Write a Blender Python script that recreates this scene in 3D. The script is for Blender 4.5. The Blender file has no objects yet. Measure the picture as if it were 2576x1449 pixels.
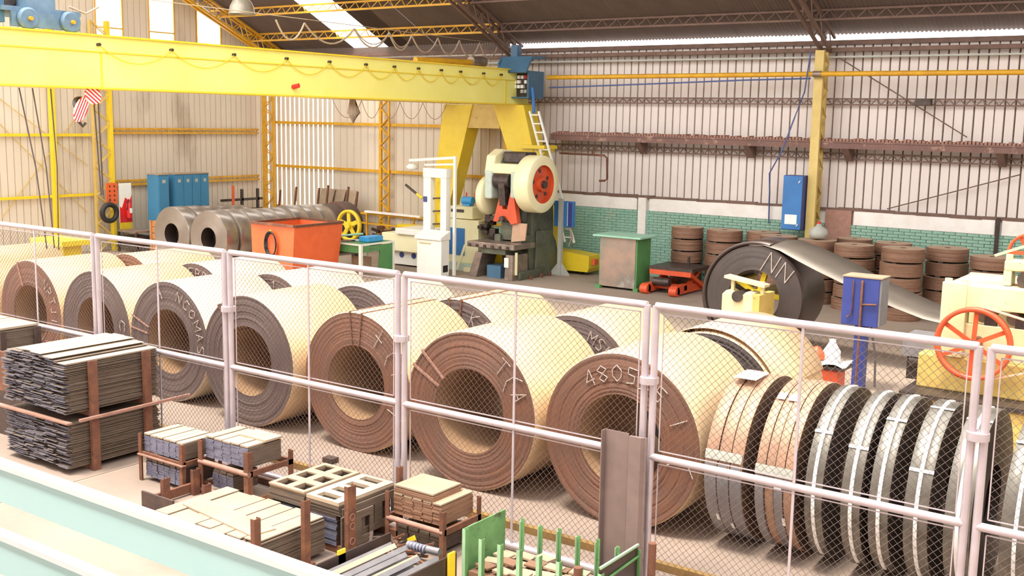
import bpy, bmesh, math, random
from mathutils import Vector, Matrix
R_ = random.Random(7)
S = bpy.context.scene
COL = S.collection
PI = math.pi

# ------------------------------------------------------------------ camera
cam_d = bpy.data.cameras.new('camera'); cam = bpy.data.objects.new('camera', cam_d); COL.objects.link(cam)
right = Vector((0.81536957, 0.57864672, 0.01845089)); down = Vector((0.10240475, -0.11278415, -0.98832839)); fwd = Vector((-0.56981201, 0.80774235, -0.15121693))
cam.matrix_world = Matrix(((right.x, -down.x, -fwd.x, 0), (right.y, -down.y, -fwd.y, 0), (right.z, -down.z, -fwd.z, 4.2), (0, 0, 0, 1)))
cam_d.sensor_width = 36; cam_d.lens = 36 * 2762.3 / 2576; cam_d.clip_end = 300
S.camera = cam
# ------------------------------------------------------------------ world, sun, exposure
W = bpy.data.worlds.new('overcast_sky'); S.world = W; W.use_nodes = True
bgn = W.node_tree.nodes['Background']; bgn.inputs[0].default_value = (1.0, 0.97, 0.95, 1); bgn.inputs[1].default_value = 1.25
sun_d = bpy.data.lights.new('sun', 'SUN'); sun_d.energy = 1.6; sun_d.angle = math.radians(12); sun_d.color = (1, .93, .82)
sun = bpy.data.objects.new('sun', sun_d); COL.objects.link(sun)
sun.rotation_euler = Vector((0.10, 0.30, -1)).to_track_quat('-Z', 'Y').to_euler()
S.view_settings.view_transform = 'Standard'; S.view_settings.look = 'None'; S.view_settings.exposure = 1.72; S.view_settings.gamma = 1
S.view_settings.use_curve_mapping = False

# ------------------------------------------------------------------ materials
def mat(name, c1, c2=None, rough=.6, metal=0., scale=6., lo=.35, hi=.65, bump=0., bscale=40., stretch=(1, 1, 1), c3=None, s3=3., t3=(.6, .7)):
    m = bpy.data.materials.new(name); m.use_nodes = True; nt = m.node_tree; N = nt.nodes; L = nt.links
    b = N['Principled BSDF']; b.inputs['Roughness'].default_value = rough; b.inputs['Metallic'].default_value = metal
    tc = N.new('ShaderNodeTexCoord'); mp = N.new('ShaderNodeMapping'); mp.inputs['Scale'].default_value = stretch
    L.new(tc.outputs['Object'], mp.inputs[0])
    last = None
    def noise(s, d=6):
        n = N.new('ShaderNodeTexNoise'); n.inputs['Scale'].default_value = s; n.inputs['Detail'].default_value = d; n.inputs['Roughness'].default_value = .65
        L.new(mp.outputs[0], n.inputs['Vector']); return n
    def ramp(src, a, z):
        r = N.new('ShaderNodeMapRange'); r.inputs[1].default_value = a; r.inputs[2].default_value = z; L.new(src, r.inputs[0]); return r
    if c2 is None: c2 = tuple(x * .85 for x in c1)
    mx = N.new('ShaderNodeMix'); mx.data_type = 'RGBA'
    mx.inputs[6].default_value = (*c1, 1); mx.inputs[7].default_value = (*c2, 1)
    L.new(ramp(noise(scale).outputs['Fac'], lo, hi).outputs[0], mx.inputs[0]); last = mx.outputs[2]
    if c3 is not None:
        m3 = N.new('ShaderNodeMix'); m3.data_type = 'RGBA'; L.new(last, m3.inputs[6]); m3.inputs[7].default_value = (*c3, 1)
        L.new(ramp(noise(s3).outputs['Fac'], *t3).outputs[0], m3.inputs[0]); last = m3.outputs[2]
    L.new(last, b.inputs['Base Color'])
    if bump:
        bm_ = N.new('ShaderNodeBump'); bm_.inputs['Strength'].default_value = bump; bm_.inputs['Distance'].default_value = .02
        L.new(noise(bscale, 4).outputs['Fac'], bm_.inputs['Height']); L.new(bm_.outputs[0], b.inputs['Normal'])
    return m

def ring_mat(name, c1, c2, c3, rough=.65, metal=.0, rs=26.):
    """end face of a coil: fine wound laminations as rings about the coil axis (object Y)"""
    m = bpy.data.materials.new(name); m.use_nodes = True; nt = m.node_tree; N = nt.nodes; L = nt.links
    b = N['Principled BSDF']; b.inputs['Roughness'].default_value = rough; b.inputs['Metallic'].default_value = metal
    tc = N.new('ShaderNodeTexCoord')
    w = N.new('ShaderNodeTexWave'); w.wave_type = 'RINGS'; w.rings_direction = 'Y'; w.inputs['Scale'].default_value = rs
    w.inputs['Distortion'].default_value = 1.2; w.inputs['Detail'].default_value = 3; w.inputs['Detail Scale'].default_value = .6
    L.new(tc.outputs['Object'], w.inputs[0])
    n = N.new('ShaderNodeTexNoise'); n.inputs['Scale'].default_value = 3; n.inputs['Detail'].default_value = 8; L.new(tc.outputs['Object'], n.inputs[0])
    r = N.new('ShaderNodeMapRange'); r.inputs[1].default_value = .4; r.inputs[2].default_value = .62; L.new(n.outputs['Fac'], r.inputs[0])
    m1 = N.new('ShaderNodeMix'); m1.data_type = 'RGBA'; m1.inputs[6].default_value = (*c1, 1); m1.inputs[7].default_value = (*c2, 1); L.new(r.outputs[0], m1.inputs[0])
    m2 = N.new('ShaderNodeMix'); m2.data_type = 'RGBA'; L.new(m1.outputs[2], m2.inputs[6]); m2.inputs[7].default_value = (*c3, 1)
    mm = N.new('ShaderNodeMath'); mm.operation = 'MULTIPLY'; mm.inputs[1].default_value = .55; L.new(w.outputs['Fac'], mm.inputs[0]); L.new(mm.outputs[0], m2.inputs[0])
    L.new(m2.outputs[2], b.inputs['Base Color'])
    bp_ = N.new('ShaderNodeBump'); bp_.inputs['Strength'].default_value = .5; bp_.inputs['Distance'].default_value = .01
    L.new(w.outputs['Fac'], bp_.inputs['Height']); L.new(bp_.outputs[0], b.inputs['Normal'])
    return m

M = {}
M['concrete'] = mat('concrete', (.38, .30, .235), (.28, .22, .17), .8, 0, .35, .3, .7, .15, 30, c3=(.17, .135, .11), s3=.9, t3=(.58, .75))
M['pale_concrete'] = mat('pale_concrete', (.33, .25, .20), (.25, .19, .15), .8, 0, .8, .3, .7, .15, 30)
M['tan'] = mat('scaled_steel_tan', (.66, .48, .29), (.58, .40, .23), .42, .2, 1.6, .3, .7, .05, 60, (1, .25, 1), c3=(.45, .25, .12), s3=2.2, t3=(.62, .78))
M['tan_pale'] = mat('scaled_steel_pale', (.72, .64, .50), (.62, .50, .34), .38, .3, 1.4, .3, .7, .05, 60, (1, .25, 1))
M['rust'] = mat('rust', (.21, .085, .045), (.13, .055, .035), .75, .1, 9, .35, .65, .25, 60, c3=(.30, .13, .06), s3=3, t3=(.55, .7))
M['bore'] = mat('coil_bore', (.36, .22, .12), (.28, .165, .09), .6, .1, 2)
M['channel'] = mat('channel_steel', (.27, .20, .18), (.21, .155, .145), .5, .3, 3)
M['edge_mustard'] = mat('edge_mustard', (.34, .20, .05), (.24, .14, .05), .7, 0, 6)
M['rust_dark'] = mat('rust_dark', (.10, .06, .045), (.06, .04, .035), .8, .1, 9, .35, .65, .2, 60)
M['rust_pink'] = mat('rust_pink', (.40, .22, .17), (.32, .17, .12), .7, .1, 9)
M['face_rust'] = ring_mat('coil_face_rust', (.20, .092, .055), (.25, .10, .05), (.10, .05, .033), rs=40.)
M['face_dark'] = ring_mat('coil_face_dark', (.155, .10, .085), (.125, .083, .075), (.075, .052, .046), rs=40.)
M['face_black'] = ring_mat('coil_face_black', (.075, .055, .05), (.06, .045, .042), (.04, .03, .028))
M['face_grey'] = ring_mat('coil_face_grey', (.33, .27, .22), (.28, .23, .19), (.20, .165, .14), .45, .4, 30)
M['steel_grey'] = mat('steel_grey', (.40, .36, .32), (.30, .26, .23), .3, .75, 3, .3, .7)
M['strip_steel'] = mat('strip_steel', (.17, .145, .12), (.13, .11, .09), .45, .3, 2, .3, .7)
M['steel_dark'] = mat('steel_dark', (.10, .07, .06), (.07, .05, .045), .35, .6, 3, .3, .7)
M['galv'] = mat('galvanised_strip', (.21, .195, .165), (.14, .13, .11), .38, .5, 5, .35, .65, c3=(.09, .078, .065), s3=2.5, t3=(.55, .75))
M['strip_tan'] = mat('strip_tan', (.42, .255, .165), (.35, .205, .135), .5, .2, 4)
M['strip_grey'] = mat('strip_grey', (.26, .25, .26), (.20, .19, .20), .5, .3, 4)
M['side_dark'] = mat('slit_side_dark', (.055, .04, .035), (.035, .027, .025), .55, .3, 8)
M['side_brown'] = mat('slit_side_brown', (.14, .08, .05), (.10, .06, .04), .6, .2, 8)
M['stack_rust'] = mat('stack_rust', (.29, .16, .10), (.20, .11, .07), .6, .3, 5, .35, .65, .1, 50, (1, 1, 14))
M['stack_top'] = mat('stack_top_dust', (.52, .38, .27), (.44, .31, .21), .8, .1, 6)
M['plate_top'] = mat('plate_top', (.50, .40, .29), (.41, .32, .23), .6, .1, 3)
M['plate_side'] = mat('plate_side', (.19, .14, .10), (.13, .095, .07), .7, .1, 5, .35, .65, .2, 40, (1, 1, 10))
M['plate_end'] = mat('plate_end_blue', (.25, .26, .36), (.16, .17, .25), .55, .3, 14, .35, .65, c3=(.40, .36, .36), s3=30, t3=(.62, .7))
M['plate_wood'] = mat('plate_tan', (.42, .315, .215), (.34, .25, .17), .6, .05, 3)
M['plate_rustside'] = mat('plate_rustside', (.34, .19, .12), (.24, .13, .08), .6, .1, 5, .35, .65, .1, 40, (1, 1, 10))
M['yellow'] = mat('yellow_paint', (.84, .64, .035), (.74, .53, .02), .4, 0, 2, .3, .7)
M['girder_yellow'] = mat('girder_pale_yellow', (.88, .83, .25), (.82, .77, .18), .42, 0, .8, .3, .7)
M['dusty_yellow'] = mat('dusty_yellow', (.70, .55, .20), (.60, .44, .14), .55, 0, 2)
M['orange_yellow'] = mat('amber_paint', (.72, .40, .02), (.58, .29, .015), .5, 0, 3)
M['cream'] = mat('cream_paint', (.76, .68, .40), (.66, .56, .30), .45, 0, 2, c3=(.30, .22, .10), s3=9, t3=(.66, .72))
M['cream_pale'] = mat('pale_cream_paint', (.88, .84, .56), (.84, .78, .46), .45, 0, 2)
M['mustard'] = mat('mustard_paint', (.66, .48, .14), (.55, .38, .10), .5, 0, 3, c3=(.25, .16, .07), s3=6, t3=(.62, .72))
M['white'] = mat('white_paint', (.86, .86, .80), (.80, .80, .72), .5, 0, 2)
M['whitewash'] = mat('whitewash', (.88, .86, .82), (.80, .76, .70), .85, 0, 3, .35, .65, .3, 30)
M['fence_paint'] = mat('silver_paint', (.56, .50, .54), (.48, .42, .45), .35, .35, 4)
M['wire'] = mat('fence_wire', (.20, .15, .14), (.15, .11, .10), .5, .4, 6)
M['green_brick'] = mat('green_brick', (.30, .50, .40), (.23, .43, .33), .8, 0, 4, .35, .65, .4, 30, c3=(.46, .50, .40), s3=2, t3=(.6, .72))
M['sheet'] = mat('wall_sheet', (.76, .69, .65), (.66, .59, .55), .55, .1, .5, .3, .7, stretch=(1, 1, .25), c3=(.36, .28, .22), s3=.7, t3=(.62, .8))
M['sheet_beige'] = mat('wall_sheet_beige', (.74, .66, .54), (.64, .56, .44), .6, .1, .5, .3, .7, stretch=(1, 1, .25), c3=(.32, .23, .15), s3=.5, t3=(.6, .8))
M['groove'] = mat('groove_shade', (.16, .11, .09), (.10, .07, .06), .8)  # shade of the recessed grooves deepened in the colour, for dark cladding lines
M['roof'] = mat('roof_sheet', (.17, .125, .105), (.13, .095, .08), .75, 0, .6)
M['brown_steel'] = mat('brown_steel', (.20, .12, .09), (.14, .085, .065), .7, .1, 4)
M['rail_brown'] = mat('runway_brown', (.22, .12, .10), (.16, .09, .075), .7, .1, 2, c3=(.42, .26, .20), s3=4, t3=(.55, .65))
M['blue'] = mat('blue_paint', (.045, .20, .50), (.035, .16, .42), .4, 0, 2)
M['deep_blue'] = mat('deep_blue_paint', (.045, .065, .27), (.035, .05, .21), .45, 0, 2)
M['locker_blue'] = mat('locker_blue', (.055, .24, .42), (.045, .20, .36), .45, 0, 1)
M['steel_blue'] = mat('grey_blue_paint', (.06, .15, .24), (.05, .12, .20), .5, 0, 2)
M['machine_blue'] = mat('trolley_blue', (.16, .26, .36), (.10, .17, .25), .5, .1, 3)
M['light_blue'] = mat('light_blue', (.05, .36, .75), (.04, .30, .66), .4)
M['orange'] = mat('orange_paint', (.80, .15, .04), (.66, .11, .03), .5, 0, 1.5)
M['red_orange'] = mat('red_orange', (.70, .10, .03), (.55, .07, .02), .45, 0, 2)
M['red'] = mat('red_paint', (.70, .03, .03), (.6, .02, .02), .4)
M['green'] = mat('green_paint', (.16, .36, .13), (.10, .25, .09), .55, 0, 4, c3=(.07, .09, .05), s3=7, t3=(.58, .7))
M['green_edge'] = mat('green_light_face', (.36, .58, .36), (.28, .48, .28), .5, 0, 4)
M['green_table'] = mat('table_green', (.10, .30, .10), (.08, .24, .08), .5, 0, 2)
M['mint'] = mat('mint_paint', (.34, .62, .46), (.28, .54, .40), .5)
M['press_green'] = mat('press_grey_green', (.15, .16, .11), (.08, .085, .06), .5, .2, 3, .35, .65)
M['press_pale'] = mat('press_pale_green', (.55, .64, .56), (.46, .56, .48), .45)
M['iron'] = mat('greasy_iron', (.10, .075, .065), (.05, .04, .035), .45, .5, 8)
M['iron_light'] = mat('machined_iron', (.34, .27, .22), (.20, .15, .12), .4, .5, 5)
M['copper_tan'] = mat('worn_tan_plate', (.55, .36, .24), (.48, .30, .2), .5, .1, 4)
M['worn_sheet'] = mat('worn_sheet_metal', (.42, .29, .22), (.28, .24, .20), .4, .35, 1.6, .4, .6, c3=(.55, .50, .45), s3=1.3, t3=(.58, .7))
M['black'] = mat('black_rubber', (.02, .018, .018), None, .6)
M['grey_post'] = mat('grey_paint', (.46, .47, .42), (.40, .41, .36), .5)
M['board_white'] = mat('board_cap_white', (.90, .84, .86), (.86, .80, .82), .3)
M['board_teal'] = mat('board_teal', (.48, .78, .78), (.56, .80, .83), .35, 0, .6)
M['chalk'] = mat('chalk', (.52, .42, .37), None, .95)
M['paper'] = mat('paper', (.90, .90, .88), None, .8)
M['rope'] = mat('rope', (.42, .33, .25), None, .8)
M['cable_dark'] = mat('cable_dark', (.10, .08, .08), None, .6)
M['blue_cable'] = mat('blue_cable', (.08, .12, .30), None, .6)
M['lamp_shade'] = mat('lamp_shade', (.42, .38, .30), (.34, .3, .24), .4, .4)
M['crate_wood'] = mat('crate_orange_wood', (.55, .25, .08), (.42, .18, .06), .75, 0, 6)
M['pink_belt'] = mat('pink_belt', (.78, .42, .28), None, .6)
def trans_mat():
    m = bpy.data.materials.new('translucent_panel'); m.use_nodes = True; nt = m.node_tree; N = nt.nodes; L = nt.links
    N.remove(N['Principled BSDF']); t = N.new('ShaderNodeBsdfTranslucent'); t.inputs[0].default_value = (.95, .94, .95, 1)
    p = N.new('ShaderNodeBsdfTransparent'); mx = N.new('ShaderNodeMixShader'); mx.inputs[0].default_value = .6
    L.new(t.outputs[0], mx.inputs[1]); L.new(p.outputs[0], mx.inputs[2]); L.new(mx.outputs[0], N['Material Output'].inputs[0]); return m
M['translucent'] = trans_mat()

# ------------------------------------------------------------------ mesh building helpers
ORG = {}
class MB:
    def __init__(s, mats=('rust',)):
        s.v = []; s.f = []; s.mi = []; s.mats = list(mats); s.cur = 0; s.sm = []; s.smooth = False
    def use(s, m):
        if m not in s.mats: s.mats.append(m)
        s.cur = s.mats.index(m); return s
    def add(s, vs, fs, smooth=None):
        o = len(s.v); s.v += [tuple(v) for v in vs]
        for f in fs: s.f.append(tuple(i + o for i in f)); s.mi.append(s.cur); s.sm.append(s.smooth if smooth is None else smooth)
        return s
    def box(s, x0, x1, y0, y1, z0, z1):
        vs = [(x, y, z) for z in (z0, z1) for y in (y0, y1) for x in (x0, x1)]
        return s.add(vs, [(0, 2, 3, 1), (4, 5, 7, 6), (0, 1, 5, 4), (2, 6, 7, 3), (0, 4, 6, 2), (1, 3, 7, 5)], False)
    def bar(s, a, b, w, h=None, up=(0, 0, 1)):
        a = Vector(a); b = Vector(b); h = h or w; d = (b - a).normalized(); u = Vector(up)
        if abs(d.dot(u)) > .98: u = Vector((0, 1, 0))
        sd = d.cross(u).normalized(); u = sd.cross(d)
        vs = [p + sd * (i * w / 2) + u * (j * h / 2) for p in (a, b) for j in (-1, 1) for i in (-1, 1)]
        return s.add(vs, [(0, 2, 3, 1), (4, 5, 7, 6), (0, 1, 5, 4), (2, 6, 7, 3), (0, 4, 6, 2), (1, 3, 7, 5)], False)
    def tube(s, pts, r, n=8, caps=True):
        pts = [Vector(p) for p in pts]; rings = []
        for i, p in enumerate(pts):
            d = (pts[min(i + 1, len(pts) - 1)] - pts[max(i - 1, 0)]).normalized()
            u = Vector((0, 0, 1)) if abs(d.z) < .95 else Vector((0, 1, 0))
            a = d.cross(u).normalized(); b = a.cross(d)
            rr = r[i] if isinstance(r, (list, tuple)) else r
            rings.append([p + a * (rr * math.cos(2 * PI * k / n)) + b * (rr * math.sin(2 * PI * k / n)) for k in range(n)])
        vs = [v for g in rings for v in g]; fs = []
        for i in range(len(pts) - 1):
            for k in range(n): fs.append((i * n + k, i * n + (k + 1) % n, (i + 1) * n + (k + 1) % n, (i + 1) * n + k))
        s.add(vs, fs, n > 4)
        if caps: s.add(rings[0], [tuple(range(n))][:1], False); s.add(rings[-1], [tuple(range(n))[::-1]], False)
        return s
    def prism(s, poly, axis, a0, a1):
        """polygon (list of 2D) extruded along axis 'x','y','z' from a0 to a1"""
        def P(u, v, a): return {'x': (a, u, v), 'y': (u, a, v), 'z': (u, v, a)}[axis]
        n = len(poly); vs = [P(u, v, a0) for u, v in poly] + [P(u, v, a1) for u, v in poly]
        fs = [tuple(range(n)), tuple(range(2 * n - 1, n - 1, -1))] + [(i, (i + 1) % n, n + (i + 1) % n, n + i) for i in range(n)]
        return s.add(vs, fs, False)
    def revolve(s, prof, c, axis='y', n=72, closed=False, a0=0, a1=2 * PI):
        """prof: list of (radius, along)"""
        full = abs(a1 - a0 - 2 * PI) < 1e-6; m = n if full else n + 1
        vs = []
        for k in range(m):
            t = a0 + (a1 - a0) * k / n; ct, st = math.cos(t), math.sin(t)
            for r, a in prof:
                if axis == 'y': vs.append((c[0] + r * ct, c[1] + a, c[2] + r * st))
                elif axis == 'x': vs.append((c[0] + a, c[1] + r * ct, c[2] + r * st))
                else: vs.append((c[0] + r * ct, c[1] + r * st, c[2] + a))
        p = len(prof); fs = []; q = p if closed else p - 1
        for k in range(n):
            k2 = (k + 1) % m
            for i in range(q): fs.append((k * p + i, k * p + (i + 1) % p, k2 * p + (i + 1) % p, k2 * p + i))
        return s.add(vs, fs)
    def build(s, name, parent=None, bev=0, loc=None):
        me = bpy.data.meshes.new(name); root = parent
        o_ = ORG.get(parent.name, (0, 0, 0)) if parent else (loc or (0, 0, 0))
        me.from_pydata([(x - o_[0], y - o_[1], z - o_[2]) for x, y, z in s.v], [], s.f)
        for m in s.mats: me.materials.append(M[m])
        me.polygons.foreach_set('material_index', s.mi); me.polygons.foreach_set('use_smooth', s.sm); me.update()
        b = bmesh.new(); b.from_mesh(me); bmesh.ops.recalc_face_normals(b, faces=b.faces[:]); b.to_mesh(me); b.free()
        ob = bpy.data.objects.new(name, me); COL.objects.link(ob)
        if parent: ob.parent = parent; ORG[ob.name] = o_
        else: ob.location = o_; ORG[ob.name] = o_
        if bev:
            md = ob.modifiers.new('bevel', 'BEVEL'); md.width = bev; md.segments = 2; md.limit_method = 'ANGLE'; md.angle_limit = math.radians(40)
        return ob

ORD = ['first', 'second', 'third', 'fourth', 'fifth', 'sixth', 'seventh', 'eighth', 'ninth']
def tag(o, label, cat, group=None, kind=None):
    if label: o['label'] = label
    if cat: o['category'] = cat
    if group: o['group'] = group
    if kind: o['kind'] = kind
    return o
def thing(name, label, cat, loc, group=None, kind=None):
    o = bpy.data.objects.new(name, None); o.empty_display_size = .1; COL.objects.link(o); o.location = loc; ORG[o.name] = tuple(loc)
    return tag(o, label, cat, group, kind)
def struct(name, loc=(0, 0, 0)): return thing(name, None, None, loc, kind='structure')
def dupe(o, loc, label=None, group=None, parent=None):
    c = o.copy(); COL.objects.link(c); c.location = loc
    if parent: c.parent = parent
    if label: c['label'] = label
    if group: c['group'] = group
    for ch in list(o.children):
        k = ch.copy(); COL.objects.link(k); k.parent = c
        for g in list(ch.children): h = g.copy(); COL.objects.link(h); h.parent = k
    return c
def box1(name, mt, parent, *b, bev=0):
    return MB((mt,)).box(*b).build(name, parent, bev)

# ================================================================== SETTING
YW, XG = 27.0, -29.8            # back wall plane (y), gable wall plane (x)
fl = MB(('concrete',)); fl.box(-31, 4, -4, 28, -.2, 0); flo = fl.build('floor'); flo['kind'] = 'structure'
# slab joints of the front bay : recessed dark strips are gaps between pads
for i, (x0, x1, y0, y1) in enumerate([(-14.9, -11.05, 3.2, 8.9), (-11.0, -7.0, 3.2, 8.9), (-6.95, -3.0, 3.2, 8.9), (-2.95, 1.5, 3.2, 8.9), (-9.0, -5.0, -1, 3.15), (-20.0, -1.0, 9.0, 13.4)]):
    p = MB(('pale_concrete',)).box(x0, x1, y0, y1, 0, .006).build('floor_slab', flo)
tag(MB(('orange_yellow',)).box(-14.9, 1.5, 8.93, 8.99, 0, .10).build('floor_edge_strip', loc=(-6, 8.96, 0)) if False else
    MB(('edge_mustard',)).prism([(8.92, .0), (8.99, .0), (8.99, .075), (8.92, .075)], 'x', -14.9, 1.5).build('trim_1'), None, None, kind='structure')

def sheet_profile(w, pitch, groove, depth, axis, z0, z1, gm='groove', pm='sheet'):
    """trapezoid-ribbed cladding sheet, local origin at its left foot; pans face the room, grooves recessed"""
    mb = MB((pm, gm)); n = round(w / pitch)
    for i in range(n):
        a = i * pitch + groove; b = (i + 1) * pitch
        prof = [(i * pitch, depth), (i * pitch + groove * .75, depth), (a, 0), (b - .006, 0), (b, depth)]
        for j in range(len(prof) - 1):
            (u0, d0), (u1, d1) = prof[j], prof[j + 1]
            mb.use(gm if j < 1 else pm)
            if axis == 'x': vs = [(u0, YW + d0, z0), (u1, YW + d1, z0), (u1, YW + d1, z1), (u0, YW + d0, z1)]
            else: vs = [(-d0, u0, z0), (-d1, u1, z0), (-d1, u1, z1), (-d0, u0, z1)]
            mb.add(vs, [(0, 1, 2, 3)], False)
    return mb
# --- back wall
wb = struct('wall_back', (0, YW, 0))
proto = None; n = 0
x = 2.2
while x > -19.4:
    x -= .88; z0 = 2.15
    if proto is None:
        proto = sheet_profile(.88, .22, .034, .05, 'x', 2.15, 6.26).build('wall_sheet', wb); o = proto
    else: o = proto.copy(); COL.objects.link(o); o.parent = wb
    o.location = (x, R_.uniform(-.004, .004), R_.uniform(-.015, .015)); o.scale = (1.012, 1, 1)
x_end = x
# left bay: narrow beige planks; daylight slots between those nearest the corner
proto = MB(('sheet_beige',)).box(0, .30, YW, YW + .02, .75, 6.26).box(.02, .045, YW - .02, YW, .75, 6.26).build('wall_plank', wb)
proto.location = (x - .24, 0, 0); x -= .24
while x > -26.5:
    x -= .31; o = proto.copy(); COL.objects.link(o); o.parent = wb; o.location = (x, 0, R_.uniform(-.01, .01)); o.scale = (1.01, 1, 1)
proto = MB(('sheet_beige',)).box(0, .165, YW, YW + .02, .75, 6.26).build('wall_plank', wb); proto.location = (x - .225, 0, 0); x -= .225
while x > XG + .1:
    x -= .225; o = proto.copy(); COL.objects.link(o); o.parent = wb; o.location = (x, 0, 0)
# low masonry wall : painted bricks with recessed joints, white band above
nb = 0; bproto = None
bk = MB(('green_brick',)); r2 = random.Random(3)
for row in range(24):
    z = row * .075
    x0 = -18.9 + (row % 2) * .13
    while x0 < 2:
        j = r2.uniform(0, .022)
        if z > 1.2 and x0 > -14.3 and x0 < 1.6 and nb < 300 and -5.0 > x0:
            if bproto is None: bproto = MB(('green_brick',)).box(0, .25, YW - .17, YW - .06, 0, .066).build('brick', wb, .004); o = bproto; bz = 6.45
            else: o = bproto.copy(); COL.objects.link(o); o.parent = wb
            o.location = (x0, -(.0) + j - .005, z); nb += 1
        elif not (-11.0 < x0 < -6.2 and z < 1.0): bk.box(x0, min(x0 + .25, 2.2), YW - .16 + j - .01, YW - .06, z, z + .066)
        x0 += .26
tag(bk.build('painted_bricks', wb), None, None, kind='stuff')
box1('mortar_core', 'green_brick', wb, -19.7, 2.2, YW - .12, YW + .15, 0, 1.8); box1('mortar_core', 'whitewash', wb, -19.7, 2.2, YW - .08, YW + .15, 1.8, 2.17)
for a, b in ((-19.2, -14.75), (-14.35, -9.9), (-8.7, -5.45), (-5.3, 2.2)): box1('white_band', 'whitewash', wb, a, b, YW - .17, YW + .12, 1.8, 2.17)
box1('white_pilaster', 'whitewash', wb, -14.68, -14.44, YW - .22, YW - .1, 0, 2.15)
box1('brick_pier', 'rust_pink', wb, -9.4, -8.75, YW - .2, YW - .05, 0, 2.15)
box1('dark_pipe', 'steel_dark', wb, -5.42, -5.34, YW - .24, YW - .16, .9, 2.2)
box1('low_wall', 'sheet_beige', wb, XG, -19, YW - .05, YW + .1, 0, .78)
for xx in [-28.9 + i * .75 for i in range(13)]:
    if r2.random() < .8: box1('slot', 'steel_dark', wb, xx, xx + .16, YW - .07, YW - .04, .3, .68)
# lower edge flashing (rough rusty ledge where sheets meet masonry)
fm = MB(('brown_steel',)); xx = -18.9
while xx < 2.2:
    w = r2.uniform(.4, .9); fm.bar((xx, YW - .1, 2.17 + r2.uniform(-.01, .01)), (xx + w, YW - .1, 2.17 + r2.uniform(-.01, .01)), .16, r2.uniform(.05, .085)); xx += w
fm.build('sheet_flashing', wb)
# --- gable wall
wg = struct('wall_left', (XG, 0, 0))
proto = None; y = 12.8
WIN = [(20.3, 21.2), (22.2, 23.12), (24.05, 25.0)]
gsh = []
y = 13.0
def roofz(y): return 6.45 + .48 * (27 - y)
while y < 27:
    top = roofz(y + .44)
    inwin = any(a - .05 < y + .44 < b + .05 for a, b in WIN)
    y += .88
cuts = [13.0]
for a, b in WIN: cuts += [a, b]
cuts += [27.0]
def gable_sheet(a, b, z0, z1a, z1b):
    mb = MB(('sheet_beige', 'groove')); yy = a
    while yy < b - .001:
        y2 = min(yy + .22, b)
        t1 = z1a + (z1b - z1a) * ((yy - a) / (b - a)); t2 = z1a + (z1b - z1a) * ((y2 - a) / (b - a))
        g = yy + .02
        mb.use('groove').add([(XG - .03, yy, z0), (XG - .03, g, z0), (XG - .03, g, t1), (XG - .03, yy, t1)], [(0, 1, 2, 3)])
        mb.use('sheet_beige').add([(XG - .03, g, z0), (XG, g + .012, z0), (XG, g + .012, t1), (XG - .03, g, t1)], [(0, 1, 2, 3)])
        mb.add([(XG, g + .012, z0), (XG, y2, z0), (XG, y2, t2), (XG, g + .012, t1)], [(0, 1, 2, 3)])
        mb.add([(XG, y2, z0), (XG - .03, y2, z0), (XG - .03, y2, t2), (XG, y2, t2)], [(0, 1, 2, 3)])
        yy = y2
    return mb.build('wall_sheet', wg)
yy = 13.08
while yy < 26.99:
    y2 = min(yy + .88, 27.0)
    zt = 5.9
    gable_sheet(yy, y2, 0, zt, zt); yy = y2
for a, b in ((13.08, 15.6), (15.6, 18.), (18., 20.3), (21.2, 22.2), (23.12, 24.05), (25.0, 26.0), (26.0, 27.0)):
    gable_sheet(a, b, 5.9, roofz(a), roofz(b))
for i, (a, b) in enumerate(WIN):
    w_ = struct('window_%d' % (i + 1), (XG, (a + b) / 2, 5.9))
    MB(('translucent',)).add([(XG, a, 5.9), (XG, b, 5.9), (XG, b, roofz(b) - .06), (XG, a, roofz(a) - .06)], [(0, 1, 2, 3)]).build('pane', w_)
    fr = MB(('orange_yellow',)); fr.box(XG - .02, XG + .03, a - .03, a, 5.9, roofz(a) - .1).box(XG - .02, XG + .03, b, b + .03, 5.9, roofz(b) - .1).box(XG - .02, XG + .03, a, b, 5.86, 5.9)
    if i < 2: fr.box(XG + .0, XG + .03, a, b, 6.72, 6.76)
    fr.build('window_frame', w_)
# --- the rest of the hall behind the camera
MB(('sheet',)).box(-31, 4.2, -4.2, -4, 0, 8.5).build('wall_front')['kind'] = 'structure'
MB(('sheet',)).box(4, 4.2, -4, 27, 0, 8.5).build('wall_right')['kind'] = 'structure'
MB(('roof',)).box(-31, 4.2, -4.2, -.5, 9.3, 9.4).build('ceiling_rear')['kind'] = 'structure'
# --- roof : corrugated sheets running up the slope, one translucent run, lattice purlins and trusses
ce = struct('ceiling', (0, 27, 6.45))
def roof_sheet(w, mt, name, x0, yend=17.5):
    mb = MB((mt,)); n = int(round(w / .025)); vs = []
    for i in range(n + 1):
        u = i * w / n; d = .018 * math.cos(2 * PI * u / .1)
        for yv in (27.06, yend): vs.append((x0 + u, yv, roofz(yv) + d))
    mb.smooth = True
    mb.add(vs, [(2 * i, 2 * i + 1, 2 * i + 3, 2 * i + 2) for i in range(n)]); return mb.build(name, ce)
proto = roof_sheet(1.05, 'roof', 'roof_sheet', 0)
x = -24.1
while x < 2.5:
    if abs(x) > 1e-6:
        o = proto.copy(); COL.objects.link(o); o.parent = ce; o.location = (x, 0, R_.uniform(-.004, .004))
    x += 1.0
proto.location = (-24.1, 0, 0)
for x in (-26.6, -27.6, -28.6, -29.6, -30.3):
    o = proto.copy(); COL.objects.link(o); o.parent = ce; o.location = (x, 0, -.002)
o = proto.copy(); COL.objects.link(o); o.parent = ce; o.location = (-24.1, 0, 0)
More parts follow.
